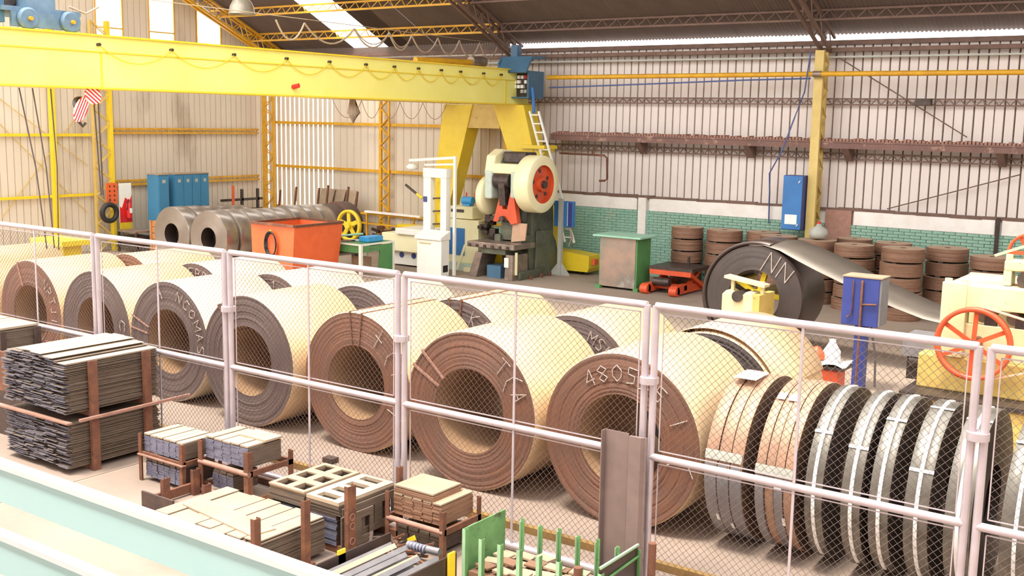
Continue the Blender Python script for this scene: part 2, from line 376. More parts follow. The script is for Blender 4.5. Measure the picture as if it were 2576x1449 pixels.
roof_sheet(1.5, 'translucent', 'skylight_sheet', -25.6)
box1('eave_closure', 'roof', ce, -29.8, -19.3, 26.96, 27.0, 6.2, 6.44); box1('eave_flashing', 'brown_steel', ce, -29.8, 2.2, 26.9, 27.02, 6.16, 6.27)
def lattice(parent, name, mt, a, b, depth, up, chord=.05, web=.02, step=None):
    """two chords with a zigzag web; a,b points of the first chord, second one offset by depth*up"""
    a = Vector(a); b = Vector(b); up = Vector(up).normalized() * depth; L = (b - a).length; step = step or depth
    mb = MB((mt,)); mb.bar(a, b, chord); mb.bar(a + up, b + up, chord); k = max(2, int(L / step)); d = (b - a) / k
    for i in range(k):
        p, q = a + d * i, a + d * (i + 1)
        if i % 2: p, q = p + up, q
        else: p, q = p, q + up
        mb.bar(p, q, web)
    return mb.build(name, parent)
for i, (yy, mt1, mt2) in enumerate(((25.9, 'orange_yellow', 'brown_steel'), (24.5, 'orange_yellow', 'brown_steel'), (23.1, 'orange_yellow', 'brown_steel'), (21.6, 'orange_yellow', 'brown_steel'), (20.1, 'orange_yellow', 'brown_steel'))):
    z = roofz(yy) - .30
    lattice(ce, 'purlin', mt1, (-29.7, yy, z), (-18.95, yy, z), .24, (0, .35, 1), .055, .02, .22)
    lattice(ce, 'purlin', mt2, (-18.85, yy, z), (2, yy, z), .24, (0, .35, 1), .045, .02, .22)
for xx, mt in ((-9.6, 'brown_steel'), (-18.9, 'brown_steel'), (-28.9, 'orange_yellow'), (-.3, 'brown_steel')):
    a = Vector((xx, 26.75, 5.98)); b = Vector((xx, 18.0, roofz(18) - .75))
    mb = MB((mt,))
    for dx in (-.11, .11):
        mb.bar(a + Vector((dx, 0, 0)), b + Vector((dx, 0, 0)), .07); mb.bar(a + Vector((dx, .2, .35)), b + Vector((dx, 0, .5)), .06)
    k = 26
    for i in range(k):
        p = a.lerp(b, i / k); q = a.lerp(b, (i + 1) / k); t = Vector((0, .1, .45))
        for dx in (-.11, .11): mb.bar(p + Vector((dx, 0, 0)) + (t if i % 2 else Vector()), q + Vector((dx, 0, 0)) + (Vector() if i % 2 else t), .025)
    mb.build('roof_truss', ce)
# wall girts and runway ledge of the back wall
gt = struct('trim_2', (0, 26.8, 0))
for z, m_ in ((4.72, 'brown_steel'), (3.40, 'brown_steel')): lattice(gt, 'girt', m_, (-18.8, 26.86, z), (2.1, 26.86, z), .14, (0, 0, 1), .035, .022, .12)
for z in (3.97, 2.47, 1.06): MB(('orange_yellow',)).bar((-29.3, 26.87, z), (-18.0, 26.87, z), .07, .09).build('girt', gt)
box1('eave_beam', 'brown_steel', gt, -29.6, 2.2, 26.7, 26.85, 5.98, 6.08)
box1('eave_beam', 'grey_post', gt, -29.6, 2.2, 26.74, 26.9, 5.84, 5.88)
rw = struct('trim_3', (0, 26.5, 3.6))
mb = MB(('rail_brown',)); mb.box(-17.4, 2.1, 26.42, 26.86, 3.80, 3.84); mb.box(-17.4, 2.1, 26.44, 26.52, 3.66, 3.80).build('runway_ledge', rw)
mb = MB(('rust_pink',)); xx = -17.4
while xx < 2.1: mb.box(xx, xx + .06, 26.5, 26.8, 3.84, 3.87 + r2.uniform(0, .05)); xx += .085
tag(mb.build('ledge_dross', rw), None, None, kind='stuff')
for xx in (-14.6, -11.45, -8.9, -5.4, -3.0): MB(('brown_steel',)).prism([(26.45, 3.66), (26.9, 3.66), (26.9, 3.35), (26.8, 3.35)], 'x', xx - .08, xx + .08).build('bracket', rw)
# gable girts
gg = struct('trim_4', (-29.7, 20, 0))
for a, b, z in ((20.6, 26.5, 3.63), (20.6, 26.5, 2.03)): lattice(gg, 'girt', 'orange_yellow', (-29.68, a, z - .05), (-29.68, b, z - .05), .13, (0, 0, 1), .055, .02, .12)
for a, b, z in ((14, 20.0, 3.52), (14, 20.0, 1.73), (14, 20, 5.2)): MB(('yellow',)).bar((-29.7, a, z), (-29.7, b, z), .07, .08).build('girt', gg)
for p, q in (((-29.72, 16, 4.9), (-29.72, 19.7, 1.2)), ((-29.72, 19.6, 4.2), (-29.72, 17, 1.2)), ((-29.72, 17, 4.6), (-29.72, 19.8, 2.6))): MB(('mustard',)).bar(p, q, .02).build('wind_brace', gg)
# ================================================================== COLUMNS (each a thing of its own)
def lattice_col(name, label, xy, z1, du, depth, mt, mtf=None, w=.14):
    x, y = xy; t = thing(name, label, 'column', (x, y, 0)); d = Vector(du).normalized() * depth; sd = Vector((-du[1], du[0], 0)).normalized() * (w / 2)
    MB((mtf or mt,)).bar((x, y, 0), (x, y, z1), w, .10, up=(0, 1, 0) if abs(du[1]) > .5 else (1, 0, 0)).build('front_chord', t)
    MB((mt,)).bar((x + d.x, y + d.y, 0), (x + d.x, y + d.y, z1), w * .7, .06, up=(0, 1, 0) if abs(du[1]) > .5 else (1, 0, 0)).build('rear_chord', t)
    k = int(z1 / (depth * .8)); mb = MB((mt,))
    for s in (-1, 1):
        for i in range(k):
            z, zz = z1 * i / k, z1 * (i + 1) / k; p = Vector((x, y, 0)) + sd * s * .8; q = p + d
            mb.bar((p if i % 2 else q) + Vector((0, 0, z)), (q if i % 2 else p) + Vector((0, 0, zz)), .03)
    mb.build('web_bars', t); return t
c1 = lattice_col('lattice_column', 'tall yellow column beside the wall-mounted blue cabinet, lattice web behind its flat face', (-9.62, 26.38), 6.0, (0, 1, 0), .38, 'mustard', 'dusty_yellow', .22)
lattice_col('lattice_column', 'yellow-brown column half hidden behind the crane leg under the blue electric box', (-18.95, 26.45), 6.0, (0, 1, 0), .36, 'orange_yellow', None, .18)
lattice_col('lattice_column', 'amber lattice column at the corner where the two cladding walls meet', (-29.5, 26.62), 6.2, (1, .1, 0), .42, 'orange_yellow', None, .13)
lattice_col('lattice_column', 'slim amber lattice column in the middle of the striped back wall', (-24.22, 26.8), 6.0, (1, 0, 0), .36, 'orange_yellow', None, .07)
lc = lattice_col('lattice_column', 'bright yellow lattice column standing left of the orange perforated board', (-29.45, 20.42), 6.9, (-.15, -1, 0), .52, 'mustard', 'yellow', .17)
pl = thing('steel_column', 'slender plain yellow post in the left bay, cables hanging to both sides', 'column', (-29.6, 18.61, 0))
MB(('yellow',)).bar((-29.6, 18.61, .3), (-29.6, 18.61, 6.8), .14).build('shaft', pl); box1('base_block', 'yellow', pl, -29.8 + .02, -29.35, 18.4, 18.85, 0, .3)
# ================================================================== HOT ROLLED COILS
def strokes_arc(mb, text, cx, cz, y, r, h, a0, adv, w=.006):
    """chalk handwriting bent round the coil eye, seen from the front (-Y)"""
    G = {'N': [[(0, 0), (0, 1), (.6, 0), (.6, 1)]], 'A': [[(0, 0), (.3, 1), (.6, 0)], [(.12, .4), (.48, .4)]], 'C': [[(.6, .9), (.2, 1), (0, .5), (.2, 0), (.6, .1)]],
         'O': [[(.3, 0), (.0, .3), (0, .7), (.3, 1), (.6, .7), (.6, .3), (.3, 0)]], '+': [[(.3, -.1), (.3, 1.1)], [(0, .6), (.65, .5)]], 'T': [[(0, 1), (.6, 1)], [(.3, 1), (.3, 0)]],
         'M': [[(0, 0), (0, 1), (.35, .4), (.7, 1), (.7, 0)]], 'S': [[(.6, .9), (.2, 1), (0, .75), (.55, .35), (.5, .05), (0, .05)]], 'K': [[(0, 0), (0, 1)], [(.6, 1), (0, .5), (.6, 0)]],
         'L': [[(0, 1), (0, 0), (.5, 0)]], 'I': [[(.3, 0), (.3, 1)]], '(': [[(.5, 1.2), (.1, .8), (.05, .2), (.45, -.3)]], '4': [[(.5, 0), (.5, 1), (0, .35), (.65, .35)]],
         '8': [[(.3, .5), (0, .75), (.3, 1), (.6, .75), (.3, .5), (0, .25), (.3, 0), (.6, .25), (.3, .5)]], '0': [[(.3, 0), (.0, .3), (0, .7), (.3, 1), (.6, .7), (.6, .3), (.3, 0)]],
         '3': [[(0, 1), (.55, .9), (.2, .55), (.6, .25), (0, 0)]], '5': [[(.6, 1), (.05, 1), (.05, .6), (.5, .55), (.55, .15), (0, 0)]], 'J': [[(.4, 1), (.4, .1), (.1, 0), (0, .2)]],
         'P': [[(0, 0), (0, 1), (.5, .85), (.45, .5), (0, .45)]], 'E': [[(.6, 1), (0, 1), (0, 0), (.6, 0)], [(0, .5), (.5, .5)]], 'R': [[(0, 0), (0, 1), (.5, .8), (0, .5), (.6, 0)]], ' ': [],
         '1': [[(.1, .8), (.35, 1), (.35, 0)]], '2': [[(0, .8), (.3, 1), (.55, .75), (0, 0), (.6, 0)]], '7': [[(0, 1), (.6, 1), (.2, 0)]]}
    a = a0
    for ch in text:
        for st in G[ch]:
            pts = []
            for u, v in st:
                an = a - adv * u; rr = r + (v - .5) * h; pts.append((cx + rr * math.cos(an), y, cz + rr * math.sin(an)))
            for p, q in zip(pts, pts[1:]): mb.bar(p, q, .004, w * 2, up=(0, 0, 1)) if False else mb.tube([p, q], w, 5, True)
        a -= adv
def hot_coil(x, y, r, L, label, group=None, face='face_rust', body='tan', eye=.53, seed=0, chalk=(), straps=(), sag=0):
    rr = random.Random(seed); c = (x, y, r); t = thing('steel_coil', label, 'coil', (x, y, 0), group)
    # local origin of the meshes must lie on the axis for the ring texture
    ax = bpy.data.objects.new('winding', None)
    ri = r * eye; N = 96
    mb = MB((body,)); mb.smooth = True
    # outer lap spirals: last wrap slightly proud with a free tail
    mb.revolve([(r - .012, .004), (r, .02), (r, L - .02), (r - .012, L - .004)], c, 'y', N); mb.build('outer_wrap', t)
    inn = MB(('bore',)); inn.smooth = True; inn.revolve([(ri, .01), (ri, L * .5), (ri, L - .01)], c, 'y', 64); inn.build('eye_bore', t)
    fc = MB((face,)); prof = []; k = 22
    for i in range(k + 1): prof.append((ri + (r - .012 - ri) * i / k, .004 + rr.uniform(-.005, .006) * (1 if 0 < i < k else 0)))
    fc.revolve(prof, (0, 0, 0), 'y', N)
    me = fc.build('end_face', t); me.location = (0, 0, r)
    me.data.transform(Matrix.Translation((x, y, 0)))  # undo the automatic origin shift: axis stays at object origin
    bk_ = me.copy(); bk_.name = 'end_face'; COL.objects.link(bk_); bk_.parent = t; bk_.location = (0, L, r); bk_.rotation_euler = (0, 0, PI)
    for a, wd, mt in straps:
        a = math.radians(a); p = (x + ri * math.cos(a), y - .006, r + ri * math.sin(a)); q = (x + (r + .004) * math.cos(a), y - .006, r + (r + .004) * math.sin(a)); e = (q[0], y + L, q[2])
        s = MB((mt,)); s.bar(p, q, .012, wd, up=(-math.sin(a), 0, math.cos(a))); s.bar(q, e, wd, .006, up=(math.cos(a), 0, math.sin(a))); s.bar((p[0], y, p[2]), (p[0], y + .5, p[2]), wd, .008, up=(math.cos(a), 0, math.sin(a))); s.build('strap', t)
    for tx, rm, h, a0, adv in chalk:
        for q, chx in enumerate(tx):
            if chx == ' ': continue
            cm = MB(('chalk',)); strokes_arc(cm, chx, x, r, y - .009, r * rm, h, math.radians(a0 - adv * q), math.radians(adv)); cm.build('chalk_letter', t)
    return t
G1 = 'front row of large hot rolled coils'
hot_coil(-18.75, 10.05, .90, 1.5, 'large tan coil cut off by the left edge, behind the first fence panel', face='face_rust', seed=1)
hot_coil(-16.86, 10.05, .885, 1.5, 'large rust-faced coil with a slanting orange scratch, second coil from the left edge', face='face_rust', seed=2, chalk=(('NPTJI', .8, .16, 52, 13),), straps=((112, .022, 'rust_pink'),))
hot_coil(-15.03, 10.03, .885, 1.5, 'large brown-grey coil behind the left double fence post, faint chalk on its right rim', face='face_dark', seed=3, chalk=(('C L', .8, .13, 15, 22),), straps=((205, .02, 'rust_pink'),))
hot_coil(-13.2, 10.0, .895, 1.5, 'large coil with chalk letters A NCOMAS and shiny pale back end', face='face_dark', body='tan_pale', seed=4, chalk=(('A', .82, .2, 108, 14), ('NCOMAS', .82, .14, 72, 14)), straps=((160, .02, 'rust_pink'), (172, .02, 'rust_pink')))
hot_coil(-11.3, 9.82, .905, 1.45, 'large violet-brown faced coil, no chalk, behind the third fence post pair', face='face_dark', seed=5, straps=((128, .028, 'rust'),))
hot_coil(-9.35, 9.88, .90, 1.45, 'large rusty coil with two vertical strap lines over its eye and chalk +(T', face='face_rust', seed=6, chalk=(('+', .80, .22, 62, 16), ('(T', .82, .2, 38, 16), ('I', .8, .25, -22, 10)), straps=((96, .018, 'rust'), (83, .018, 'rust')))
hot_coil(-7.36, 9.62, .922, 1.5, 'large rusty coil with two pink slanting straps left of its eye', face='face_rust', seed=7, chalk=(('T(', .80, .2, 56, 16), ('A', .82, .2, 26, 13)), straps=((138, .03, 'rust_pink'), (152, .03, 'rust_pink')))
hot_coil(-5.42, 9.66, .93, 1.5, 'largest nearest rust-red coil with chalk 480535 written above its eye', face='face_rust', seed=8, chalk=(('480535', .77, .17, 126, 14), ('I (', .8, .2, 30, 18)))
G2 = 'second row of hot rolled coils'
r2n = [(-16.35, 'second-row coil, leftmost crescent face visible between fence posts', 'face_rust', 'tan', ()),
       (-14.54, 'second-row coil with chalk KCEPRE on its dark crescent face', 'face_dark', 'tan_pale', (('KCEPRE', .82, .15, 125, 13),)),
       (-12.73, 'second-row coil with chalk 1 C, left of the third fence post pair', 'face_dark', 'tan_pale', (('1 C', .8, .14, 88, 14),)),
       (-10.92, 'second-row coil with unmarked grey-brown crescent behind the bluish-faced front coil', 'face_dark', 'tan_pale', ()),
       (-9.08, 'second-row coil with two rusty strap marks and chalk star', 'face_dark', 'tan', (('K+', .8, .2, 68, 14),)),
       (-7.2, 'second-row coil with scribbled grey crescent, behind the strapped rusty coil', 'face_dark', 'tan', (('MSM', .78, .16, 70, 12),)),
       (-5.35, 'rightmost second-row coil with a loose outer wrap standing off', 'face_black', 'tan', (('SMS', .8, .18, 40, 12),))]
for i, (x, lb, fc, bd, ck) in enumerate(r2n):
    t = hot_coil(x, 11.56, .895 if i < 6 else .90, 1.5, lb, None, fc, bd, seed=20 + i, chalk=ck, straps=((98, .03, 'rust'), (84, .03, 'rust')) if i == 4 else ())
    if i == 6:
        lw = MB(('tan',)); lw.smooth = True; lw.revolve([(.915, 0), (.915, 1.44), (.925, 1.44), (.925, 0)], (x, 11.6, .925), 'y', 60, True, math.radians(20), math.radians(150)); lw.build('loose_wrap', t)
# ================================================================== SLIT COILS standing on edge (axis along X)
def slit_coil(x0, x1, n, label, body, side, group=None, straps=True, lab=None, r=.85, yc=10.4, seed=0, cover=0):
    rr = random.Random(seed); t = thing('slit_coil', label, 'coil', ((x0 + x1) / 2, yc, 0), group); w = (x1 - x0) / n; ri = .34
    for i in range(n):
        a = i * w + (.004 if i else 0); b = (i + 1) * w - .004; r_ = r - rr.uniform(0, .012)
        mb = MB((body, side)); mb.use(side).revolve([(ri, a), (r_ - .004, a)], (x0, yc, r), 'x', 72)
        mb.revolve([(r_ - .004, b), (ri, b)], (x0, yc, r), 'x', 72); mb.revolve([(ri, a), (ri, b)], (x0, yc, r), 'x', 48)
        mb.smooth = True; mb.use(body).revolve([(r_ - .004, a), (r_, a + .004), (r_, b - .004), (r_ - .004, b)], (x0, yc, r), 'x', 72); mb.smooth = False
        mb.build('strip_winding', t)
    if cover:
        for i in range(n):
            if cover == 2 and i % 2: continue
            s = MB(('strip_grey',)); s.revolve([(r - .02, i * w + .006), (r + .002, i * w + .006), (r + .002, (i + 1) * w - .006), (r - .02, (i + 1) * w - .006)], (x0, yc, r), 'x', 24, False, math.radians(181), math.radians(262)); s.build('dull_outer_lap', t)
    if straps:
        cx = (x1 - x0) / 2
        s = MB(('paper',)); s.revolve([(r - .012, cx - .016), (r + .003, cx - .016), (r + .003, cx + .016), (r - .012, cx + .016)], (x0, yc, r), 'x', 72, False, math.radians(75), math.radians(235)); s.build('strap', t)
        for an in straps:
            a = math.radians(an); s = MB(('paper',)); s.revolve([(r + .001, 0), (r + .005, 0), (r + .005, x1 - x0), (r + .001, x1 - x0)], (x0, yc, r), 'x', 3, True, a - .018, a + .018); s.build('cross_strap', t)
    for an, u0, u1, mt in (lab or ()):
        a = math.radians(an); s = MB((mt,)); s.revolve([(r + .004, u0), (r + .008, u0), (r + .008, u1), (r + .004, u1)], (x0, yc, r), 'x', 6, True, a - .055, a + .055); s.build('tag', t)
    return t
def gp(x0, x1, n, a, b, mt='strip_grey'):   # grey protector band
    return [(195, 0, x1 - x0, mt), (188, 0, x1 - x0, mt)]
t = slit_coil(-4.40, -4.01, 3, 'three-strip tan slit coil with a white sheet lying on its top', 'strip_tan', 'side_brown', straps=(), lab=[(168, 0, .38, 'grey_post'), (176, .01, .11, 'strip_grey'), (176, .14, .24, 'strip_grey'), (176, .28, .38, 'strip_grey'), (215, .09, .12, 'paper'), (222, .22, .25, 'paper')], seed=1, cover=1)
MB(('paper',)).prism([(10.05, 1.70), (10.38, 1.715), (10.38, 1.72), (10.05, 1.705)], 'x', -4.36, -4.12).build('white_sheet', t)
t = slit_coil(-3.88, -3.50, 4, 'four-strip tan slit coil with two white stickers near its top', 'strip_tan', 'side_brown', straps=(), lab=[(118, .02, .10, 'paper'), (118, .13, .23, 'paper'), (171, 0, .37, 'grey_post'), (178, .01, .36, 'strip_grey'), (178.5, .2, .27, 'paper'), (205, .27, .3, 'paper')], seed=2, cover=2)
for i, (a, b, st, lb) in enumerate(((-3.39, -3.22, (140,), 'first grey galvanised slit coil to the right of the tan ones'), (-3.05, -2.87, (146,), 'second grey galvanised slit coil, bright cross strap high on its front'),
        (-2.80, -2.62, (122,), 'third grey galvanised slit coil, cross strap close to its crest'), (-2.49, -2.28, (153, 103), 'fourth grey galvanised slit coil with a pale crest and white cross strap'),
        (-2.15, -1.93, (110,), 'fifth galvanised slit coil, seen behind the double post of the fence'), (-1.70, -1.46, (123,), 'galvanised slit coil at the right edge, mostly outside the frame'))):
    slit_coil(a, b, 2, lb, 'galv', 'side_dark', straps=st, seed=10 + i)
# loose wedge board lying before the coils
tag(MB(('pale_concrete',)).prism([(-2.95, 9.12), (-2.3, 9.12), (-2.25, 9.22), (-2.75, 9.26)], 'z', 0.01, .05).build('wood_board', loc=(-2.6, 9.2, .03)), 'pale wooden board lying on the floor in front of the galvanised slit coils', 'board')
# coils further back (grey, axis along Y) left of the orange bin
def small_coil(x, y, r, L, label, group=None, face='face_grey', body='steel_grey', eye=.40, name='narrow_coil', z=None):
    t = thing(name, label, 'coil', (x, y, 0), group); z = r if z is None else z; c = (x, y, z)
    mb = MB((body,)); mb.smooth = True; mb.revolve([(r - .015, 0), (r, .03), (r, L - .03), (r - .015, L)], c, 'y', 64); mb.build('outer_wrap', t)
    f = MB((face,)); f.revolve([(r * eye, 0), (r * .6, .006), (r * .8, .0), (r - .015, 0)], (0, 0, 0), 'y', 64); f.revolve([(r - .015, L), (r * eye, L)], (0, 0, 0), 'y', 64)
    o = f.build('end_face', t); o.data.transform(Matrix.Translation((x, y, 0))); o.location = (0, 0, z)
    b = MB(('steel_dark',)); b.smooth = True; b.revolve([(r * eye, 0), (r * eye, L)], c, 'y', 48); b.build('eye_bore', t)
    return t
small_coil(-25.98, 19.9, .79, .42, 'grey narrow coil at the left front, dark oval eye, beside the blue lockers')
small_coil(-24.38, 19.9, .785, .42, 'grey narrow coil right next to the orange bin, facing the fence')
g = 'grey narrow coils queued behind the front pair'
for i in range(4): small_coil(-25.98 + .02 * i, 20.42 + i * .52, .785 - .01 * i, .46, 'grey narrow coil, %s behind the left front one beside the lockers' % ORD[i], g + ' on the left')
for i in range(9): small_coil(-24.38 + .01 * (i % 3), 20.42 + i * .55, .785 - .008 * (i % 4), .50, '%s narrow coil, %s behind the front coil next to the orange bin' % ('rusty' if i == 8 else 'grey', ORD[i]), g + ' on the right', 'face_grey' if i < 8 else 'face_rust', 'steel_grey' if i < 7 else 'rust_dark')
# rusty posts of the coil rack behind
for i, (x, y, z) in enumerate(((-25.6, 24.0, 1.9), (-25.2, 24.3, 2.0), (-24.9, 25.0, 1.95), (-24.6, 25.1, 2.05), (-24.2, 25.6, 2.0), (-24.0, 25.8, 1.85))):
    tag(MB(('rust',)).bar((x - .6, y, 0), (x - .3, y, z), .06, .04).build('rack_stake', loc=(x - .6, y, 0)), 'rusty stake sticking up behind the grey coils, %s from the left' % ORD[i], 'stake', 'rusty stakes behind the grey coils')
# ================================================================== FENCE
post_x = [-15.35, -12.6, -10.03, -7.35, -4.46, -1.71, 1.1]
FY, FT, FM = 8.45, 2.62, 1.26
lbl = ['fence panel at the left edge in front of the cut-off coil', 'second fence panel from the left, over the NCOMAS coil and stacked plates', 'third fence panel, ending at the double post in the middle of the picture', 'fence panel in the middle, before the coils with strap marks',
       'fence panel right of the leaning steel channels, before the slit coils', 'last fence panel, cut off by the right edge']
for i in range(6):
    a, b = post_x[i] + .045, post_x[i + 1] - .045
    t = thing('fence_panel', lbl[i], 'fence', ((a + b) / 2, FY, 0))
    tb = lambda nm, p, q, r: MB(('fence_paint',)).tube([p, q], r, 12).build(nm, t)
    tb('post', (a, FY, 0), (a, FY, FT), .032); tb('post', (b, FY, 0), (b, FY, FT), .032)
    tb('top_rail', (a, FY, FT), (b, FY, FT), .034); tb('mid_rail', (a, FY, FM), (b, FY, FM), .034); tb('bottom_rail', (a, FY, .06), (b, FY, .06), .03)
    m_ = (a + b) / 2; MB(('fence_paint',)).bar((m_, FY - .01, .06), (m_, FY - .01, FT), .022, .012, up=(0, 1, 0)).build('picket', t)
    for z0, z1 in ((.09, FM - .06), (FM + .06, FT - .07)):
        fr = MB(('fence_paint',)); x0, x1 = a + .07, b - .07; yb = FY + .015
        for p, q in (((x0, z0), (x1, z0)), ((x0, z1), (x1, z1)), ((x0, z0), (x0, z1)), ((x1, z0), (x1, z1))): fr.bar((p[0], yb, p[1]), (q[0], yb, q[1]), .009)
        fr.build('mesh_frame', t)
        w = MB(('wire',)); pitch = .068; H = z1 - z0; Wd = x1 - x0; sl = 1.0
        def seg(xa, za, xb, zb, yy):
            w.tube([(xa, yy, za), (xb, yy, zb)], .0021, 3, False)
        k = -int(H / pitch) - 1
        while k * pitch < Wd:
            u0 = k * pitch; ua, va = (u0, 0) if u0 >= 0 else (0, -u0); ub, vb = (u0 + H, H) if u0 + H <= Wd else (Wd, Wd - u0)
            if ub > ua:
                seg(x0 + ua, z0 + va, x0 + ub, z0 + vb, yb); seg(x1 - ua, z0 + va, x1 - ub, z0 + vb, yb + .004)
            k += 1
        tag(w.build('chain_link_mesh', t), None, None, kind='stuff')
    if i: 
        for z in (1.95,): MB(('fence_paint',)).tube([(a - .045, FY, z - .03), (a - .045, FY, z + .03)], .085, 10).build('post_clamp', t) if i > 1 else None
# ================================================================== FOREGROUND GUARD RAIL BOARDS
def rail_board(label, z1, z0, y, cap):
    t = thing('guard_board', label, 'railing', (-3, y, z0))
    MB(('board_teal',)).box(-9, 1.5, y, y + .02, z0, z1 - cap).build('board', t)
    MB(('board_white',)).prism([(y - .01, z1 - cap), (y + .03, z1 - cap), (y + .03, z1 - .01), (y + .02, z1), (y + .0, z1), (y - .01, z1 - .01)], 'x', -9, 1.5).build('cap_rail', t)
    return t
rail_board('upper pale teal guard board with a white top edge, crossing the lower left corner', 2.99, 2.835, 2.0, .028)
rail_board('lower pale teal guard board with a white top edge, just in the bottom left corner', 2.725, 2.56, 2.0, .03)
# ================================================================== PLATE STACKS AND RACKS
def plate_pile(parent, name, x0, x1, y0, y1, z0, z1, t, nx, jit, side, end, top, seed=0, arch=0, jy=None, ny=1):
    """pile of thin plates: nx side by side, ny one behind another; all but the top layer joined as stuff"""
    rr = random.Random(seed); mb = MB((side, end, top)); n = max(1, int(round((z1 - z0) / t))); t = (z1 - z0) / n; w = (x1 - x0) / nx; l = (y1 - y0) / ny; jy = jit if jy is None else jy
    tops = []
    for i in range(n):
        sh = [0] + [rr.uniform(-1, 1) * min(.3 * w, jit * 3) if i < n - 1 else 0 for _ in range(nx - 1)] + [0]
        for k in range(nx):
            for q in range(ny):
                dx = rr.uniform(-jit, jit) * .5; dy = rr.uniform(-jy, jy); dy2 = rr.uniform(-jy, jy) * .5
                az = arch * (1 - ((k + .5) / nx * 2 - 1) ** 2) * (i / n)
                g = .004 if i < n - 1 else (.009 if jit < .03 else .004); az = az + (rr.uniform(0, .012) if i == n - 1 and jit < .03 else 0)
                B = (x0 + k * w + sh[k] + g + (dx if k in (0, nx - 1) else 0), x0 + (k + 1) * w + sh[k + 1] - g + (dx if k == nx - 1 else 0), y0 + q * l + (dy if q == 0 else g), y0 + (q + 1) * l + (dy2 if q == ny - 1 else -g), z0 + i * t + az, z0 + (i + 1) * t - .002 + az)
                if i == n - 1: tops.append(B); continue
                vs = [(x, y, z) for z in B[4:6] for y in B[2:4] for x in B[0:2]]
                mb.use(side).add(vs, [(0, 2, 3, 1), (4, 5, 7, 6), (2, 6, 7, 3), (0, 4, 6, 2), (1, 3, 7, 5)]); mb.use(end).add(vs, [(0, 1, 5, 4)])
    tag(mb.build(name + '_layers', parent), None, None, kind='stuff')
    for B in tops:
        m2 = MB((top, end)); vs = [(x, y, z) for z in B[4:6] for y in B[2:4] for x in B[0:2]]
        m2.add(vs, [(0, 2, 3, 1), (4, 5, 7, 6), (0, 1, 5, 4), (2, 6, 7, 3), (0, 4, 6, 2), (1, 3, 7, 5)]); m2.build(name, parent)
def angle_post(parent, x, y, z0, z1, s=.06, dx=1, dy=1, mt='rust', name='post', th=.008):
    mb = MB((mt,)); mb.prism([(x, y), (x + dx * s, y), (x + dx * s, y + dy * th), (x + dx * th, y + dy * th), (x + dx * th, y + dy * s), (x, y + dy * s)], 'z', z0, z1); return mb.build(name, parent)
def channel_post(parent, x, y, z0, z1, w=.085, d=.04, mt='rust', name='post'):
    """C channel whose web faces +X"""
    mb = MB((mt,)); mb.prism([(y, x), (y + w, x), (y + w, x - d)][:0] or [(x, y), (x, y + w), (x - d, y + w), (x - d, y + w - .008), (x - .008, y + w - .008), (x - .008, y + .008), (x - d, y + .008), (x - d, y)], 'z', z0, z1); return mb.build(name, parent)
# --- A : two racks of ragged plates
def rackA(label, z0, z1, arch, seed, topm):
    t = thing('plate_rack', label, 'rack', (-11.9, 7.75, z0))
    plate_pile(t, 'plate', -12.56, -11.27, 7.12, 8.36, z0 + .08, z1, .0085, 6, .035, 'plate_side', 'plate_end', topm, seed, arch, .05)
    for y in (7.38, 8.12):
        channel_post(t, -11.2, y, z0, z1 + .03, .10, .05); channel_post(t, -12.62, y, z0, z1 - .02, .10, .04)
        MB(('rust',)).bar((-12.65, y + .05, z0 + .04), (-11.215, y + .05, z0 + .04), .075, .07).build('cross_beam', t)
    return t
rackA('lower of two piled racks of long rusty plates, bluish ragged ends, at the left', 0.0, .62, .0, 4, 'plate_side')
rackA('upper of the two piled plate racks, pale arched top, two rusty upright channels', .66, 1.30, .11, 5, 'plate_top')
tag(MB(('rust_pink',)).bar((-12.66, 7.06, .645), (-11.2, 7.09, .645), .07, .02).build('flat_bar', loc=(-12, 7.08, .64)), 'flat steel bar across the front between the two left plate racks', 'bar')
tag(MB(('rust_pink',)).bar((-11.17, 7.2, .665), (-11.15, 8.75, .675), .04, .03).build('steel_bar', loc=(-11.2, 8, .66)), 'long thin bar lying along the right side between the two left plate racks', 'bar')
# --- A0 : rack behind on the far left
t = thing('plate_rack', 'rack of slotted pale plates at the left edge behind the big ragged pile', 'rack', (-14.4, 8.1, 0))
plate_pile(t, 'plate', -15.0, -13.78, 7.72, 8.33, .78, 1.33, .03, 7, .01, 'plate_side', 'plate_end', 'plate_top', 8)
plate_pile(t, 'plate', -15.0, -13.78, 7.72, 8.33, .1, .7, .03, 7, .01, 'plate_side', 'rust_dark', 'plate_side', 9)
for y in (7.74, 8.24): channel_post(t, -13.72, y, 0, 1.3, .08, .04, 'rust_dark')
box1('shelf_beam', 'rust_dark', t, -15.02, -13.72, 7.72, 8.33, .70, .78)
t = thing('steel_cradle', 'low rusty U-shaped cradle showing between the left plate racks and the fence', 'rack', (-12.9, 8.1, 0))
for y in (7.55, 8.28): box1('side_plate', 'rust', t, -13.6, -12.85, y, y + .03, .6, 1.12)
box1('end_plate', 'rust', t, -12.88, -12.85, 7.58, 8.28, .6, 1.0); box1('base', 'rust_dark', t, -13.6, -12.85, 7.55, 8.31, 0, .6)
